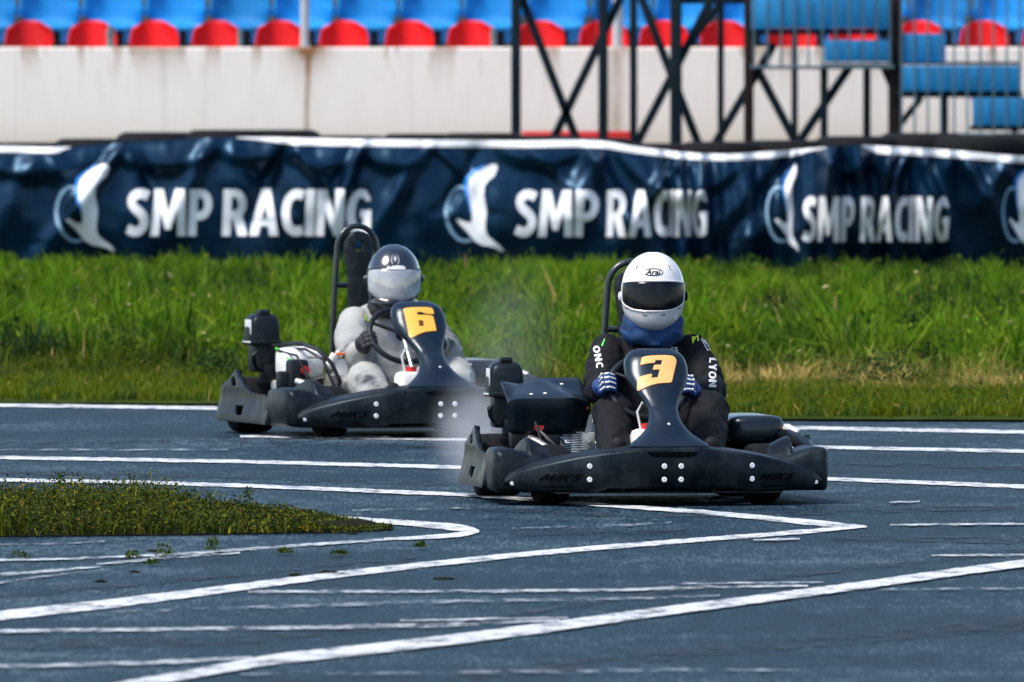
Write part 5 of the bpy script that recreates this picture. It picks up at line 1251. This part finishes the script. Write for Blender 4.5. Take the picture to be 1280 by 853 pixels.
for x0, x1, y, h_, dy in ((640, 1119, -72, 9, 0), (838, 940, 1, 8, .06), (936, 1112, 40, 7, -.06), (1028, 1120, 83, 7, -.06), (1116, 1278, 118, 8, -.07), (1125, 1278, 80, 4, 1.0), (945, 1030, 85, 3, -.05), (1212, 1300, 160, 6, -.08), (1118, 1278, 168, 3, -.05)):
    a = spt(x0, y, dy); b = spt(x1, y, dy); q = MB(); q.box(((a.x+b.x)/2, DS+dy, a.z), (b.x-a.x, .04, h_/SS), .004); q.build('beam', M['steel'], st, org=so)
for x0, x1, y0, y1, dy in ((939, 1110, -2, 36, -.10), (1030, 1113, 50, 78, -.12), (1125, 1182, 42, 78, -.02), (1127, 1276, 82, 114, -.14), (1215, 1300, 122, 157, -.16), (1150, 1300, -72, -40, -.1), (939, 1113, -72, -40, .2)):
    a = spt(x0, y0, dy); b = spt(x1, y1, dy); q = MB(); q.box(((a.x+b.x)/2, DS+dy, (a.z+b.z)/2), (b.x-a.x, .02, a.z-b.z), .003)
    # folded tread behind the riser
    q.box(((a.x+b.x)/2, DS+dy+.30, a.z-.015), (b.x-a.x, .58, .02), .003)
    n = int((b.x-a.x)/.115)
    for i in range(1, n): q.box((a.x+(b.x-a.x)*i/n, DS+dy-.014, (a.z+b.z)/2), (.012, .012, a.z-b.z-.02), .002)
    q.build('step', M['bluesheet'], st, org=so)
for x0, x1, y0, y1, dy in ((942, 1112, -60, 84, -.22), (1126, 1290, -60, 168, -.26)):
    q = MB(); a = spt(x0, y0, dy); b = spt(x1, y1, dy); n = int(round((x1-x0)/17))
    for i in range(n+1):
        x = a.x+(b.x-a.x)*i/n; q.tube([(x, DS+dy, b.z), (x, DS+dy, a.z)], .0095, 6)
    for z in (a.z, b.z): q.tube([(a.x-.03, DS+dy, z), (b.x+.03, DS+dy, z)], .014, 8)
    q.build('railing', M['rail'], st, org=so)
# low red barrier foot visible under the frame
q = MB(); d = 142.6; a = wp(652, 164, d); b = wp(792, 164, d)
q.box(((a.x+b.x)/2, d, a.z/2), (b.x-a.x, .25, a.z), .02); q.box(((a.x+b.x)/2, d, a.z*.35), (b.x-a.x+.02, .29, .08), .01); q.box(((a.x+b.x)/2, d, .04), (b.x-a.x+.06, .40, .08), .015)
tag(q.build('barrier', M['red']), 'red plastic barrier block behind the banner under the steel frame', 'barrier')
# ------------------------------------------------------------------ tyre smoke
def smoke(name, label, c, s, dens, seed, cut=.42, rot=0):
    m = bpy.data.materials.new(name); m.use_nodes = True; nt = m.node_tree; nt.nodes.remove(nt.nodes['Principled BSDF']); L = nt.links
    v = nt.nodes.new('ShaderNodeVolumePrincipled'); v.inputs['Color'].default_value = (.93, .96, 1, 1); v.inputs['Anisotropy'].default_value = 0
    tc = nt.nodes.new('ShaderNodeTexCoord'); ln = nt.nodes.new('ShaderNodeVectorMath'); ln.operation = 'LENGTH'; L.new(tc.outputs['Object'], ln.inputs[0])
    fo = nt.nodes.new('ShaderNodeMapRange'); fo.interpolation_type = 'SMOOTHERSTEP'; fo.inputs[1].default_value = .1; fo.inputs[2].default_value = 1; fo.inputs[3].default_value = 1; fo.inputs[4].default_value = 0
    L.new(ln.outputs['Value'], fo.inputs[0])
    mp = nt.nodes.new('ShaderNodeMapping'); mp.inputs['Scale'].default_value = s; mp.inputs['Location'].default_value = (seed, seed*2, 0); L.new(tc.outputs['Object'], mp.inputs['Vector'])
    n = nt.nodes.new('ShaderNodeTexNoise'); n.inputs['Scale'].default_value = 4.5; n.inputs['Detail'].default_value = 4; L.new(mp.outputs[0], n.inputs['Vector'])
    r = nt.nodes.new('ShaderNodeMapRange'); r.inputs[1].default_value = cut-.12; r.inputs[2].default_value = cut+.25; L.new(n.outputs['Fac'], r.inputs[0])
    m1 = nt.nodes.new('ShaderNodeMath'); m1.operation = 'MULTIPLY'; L.new(fo.outputs[0], m1.inputs[0]); L.new(r.outputs[0], m1.inputs[1])
    m2 = nt.nodes.new('ShaderNodeMath'); m2.operation = 'MULTIPLY'; L.new(m1.outputs[0], m2.inputs[0]); m2.inputs[1].default_value = dens
    L.new(m2.outputs[0], v.inputs['Density']); L.new(v.outputs[0], nt.nodes['Material Output'].inputs['Volume'])
    m.cycles.volume_step_rate = 1.0 if hasattr(m.cycles, 'volume_step_rate') else 1
    q = MB(); q.sphere((0, 0, 0), 1, u=24, w=16); o = q.build(name, m); o.location = c; o.scale = s; o.rotation_euler = (0, rot, 0)
    tag(o, label, 'smoke', kind='stuff'); return o
a = wp(592, 560, 77.6); smoke('tyre_smoke', 'white tyre smoke low beside the rear wheel of the near kart', (a.x, 77.6, .22), (.26, 1.1, .34), 1.2, 3, .44)
a = wp(635, 430, 80); smoke('exhaust_haze', 'faint teal white haze rising behind the near kart engine', (a.x, 80, a.z), (.33, 1.2, .55), .20, 8, .50, R(8))
# ------------------------------------------------------------------ light
world = bpy.data.worlds.new('World'); scene.world = world; world.use_nodes = True
nt = world.node_tree; bg = nt.nodes['Background']; sky = nt.nodes.new('ShaderNodeTexSky'); sky.sky_type = 'NISHITA'; sky.sun_disc = False
EL, AZ = 58, 238      # azimuth of the sun measured from +Y (away from the camera) clockwise
sky.sun_elevation = R(EL); sky.sun_rotation = R(AZ); sky.air_density = 1.0; sky.dust_density = 1.0; sky.ozone_density = 1
nt.links.new(sky.outputs[0], bg.inputs['Color']); bg.inputs['Strength'].default_value = .125
sd = bpy.data.lights.new('sun', 'SUN'); sd.energy = 2.9; sd.angle = R(20); sd.color = (1, .95, .88)
sl = bpy.data.objects.new('sun', sd); COL.objects.link(sl)
sv = Vector((math.sin(R(AZ))*math.cos(R(EL)), math.cos(R(AZ))*math.cos(R(EL)), math.sin(R(EL))))
sl.rotation_euler = (-sv).to_track_quat('-Z', 'Y').to_euler(); sl.location = (0, 60, 30)
vs = scene.view_settings; scene.display_settings.display_device = 'sRGB'; vs.view_transform = 'Standard'; vs.look = 'None'; vs.exposure = .93; vs.gamma = 1; vs.use_curve_mapping = False
cy = scene.cycles; cy.max_bounces = 6; cy.diffuse_bounces = 2; cy.glossy_bounces = 3; cy.transparent_max_bounces = 8; cy.volume_bounces = 0; cy.use_denoising = True; cy.caustics_reflective = False; cy.caustics_refractive = False
cy.volume_max_steps = 64
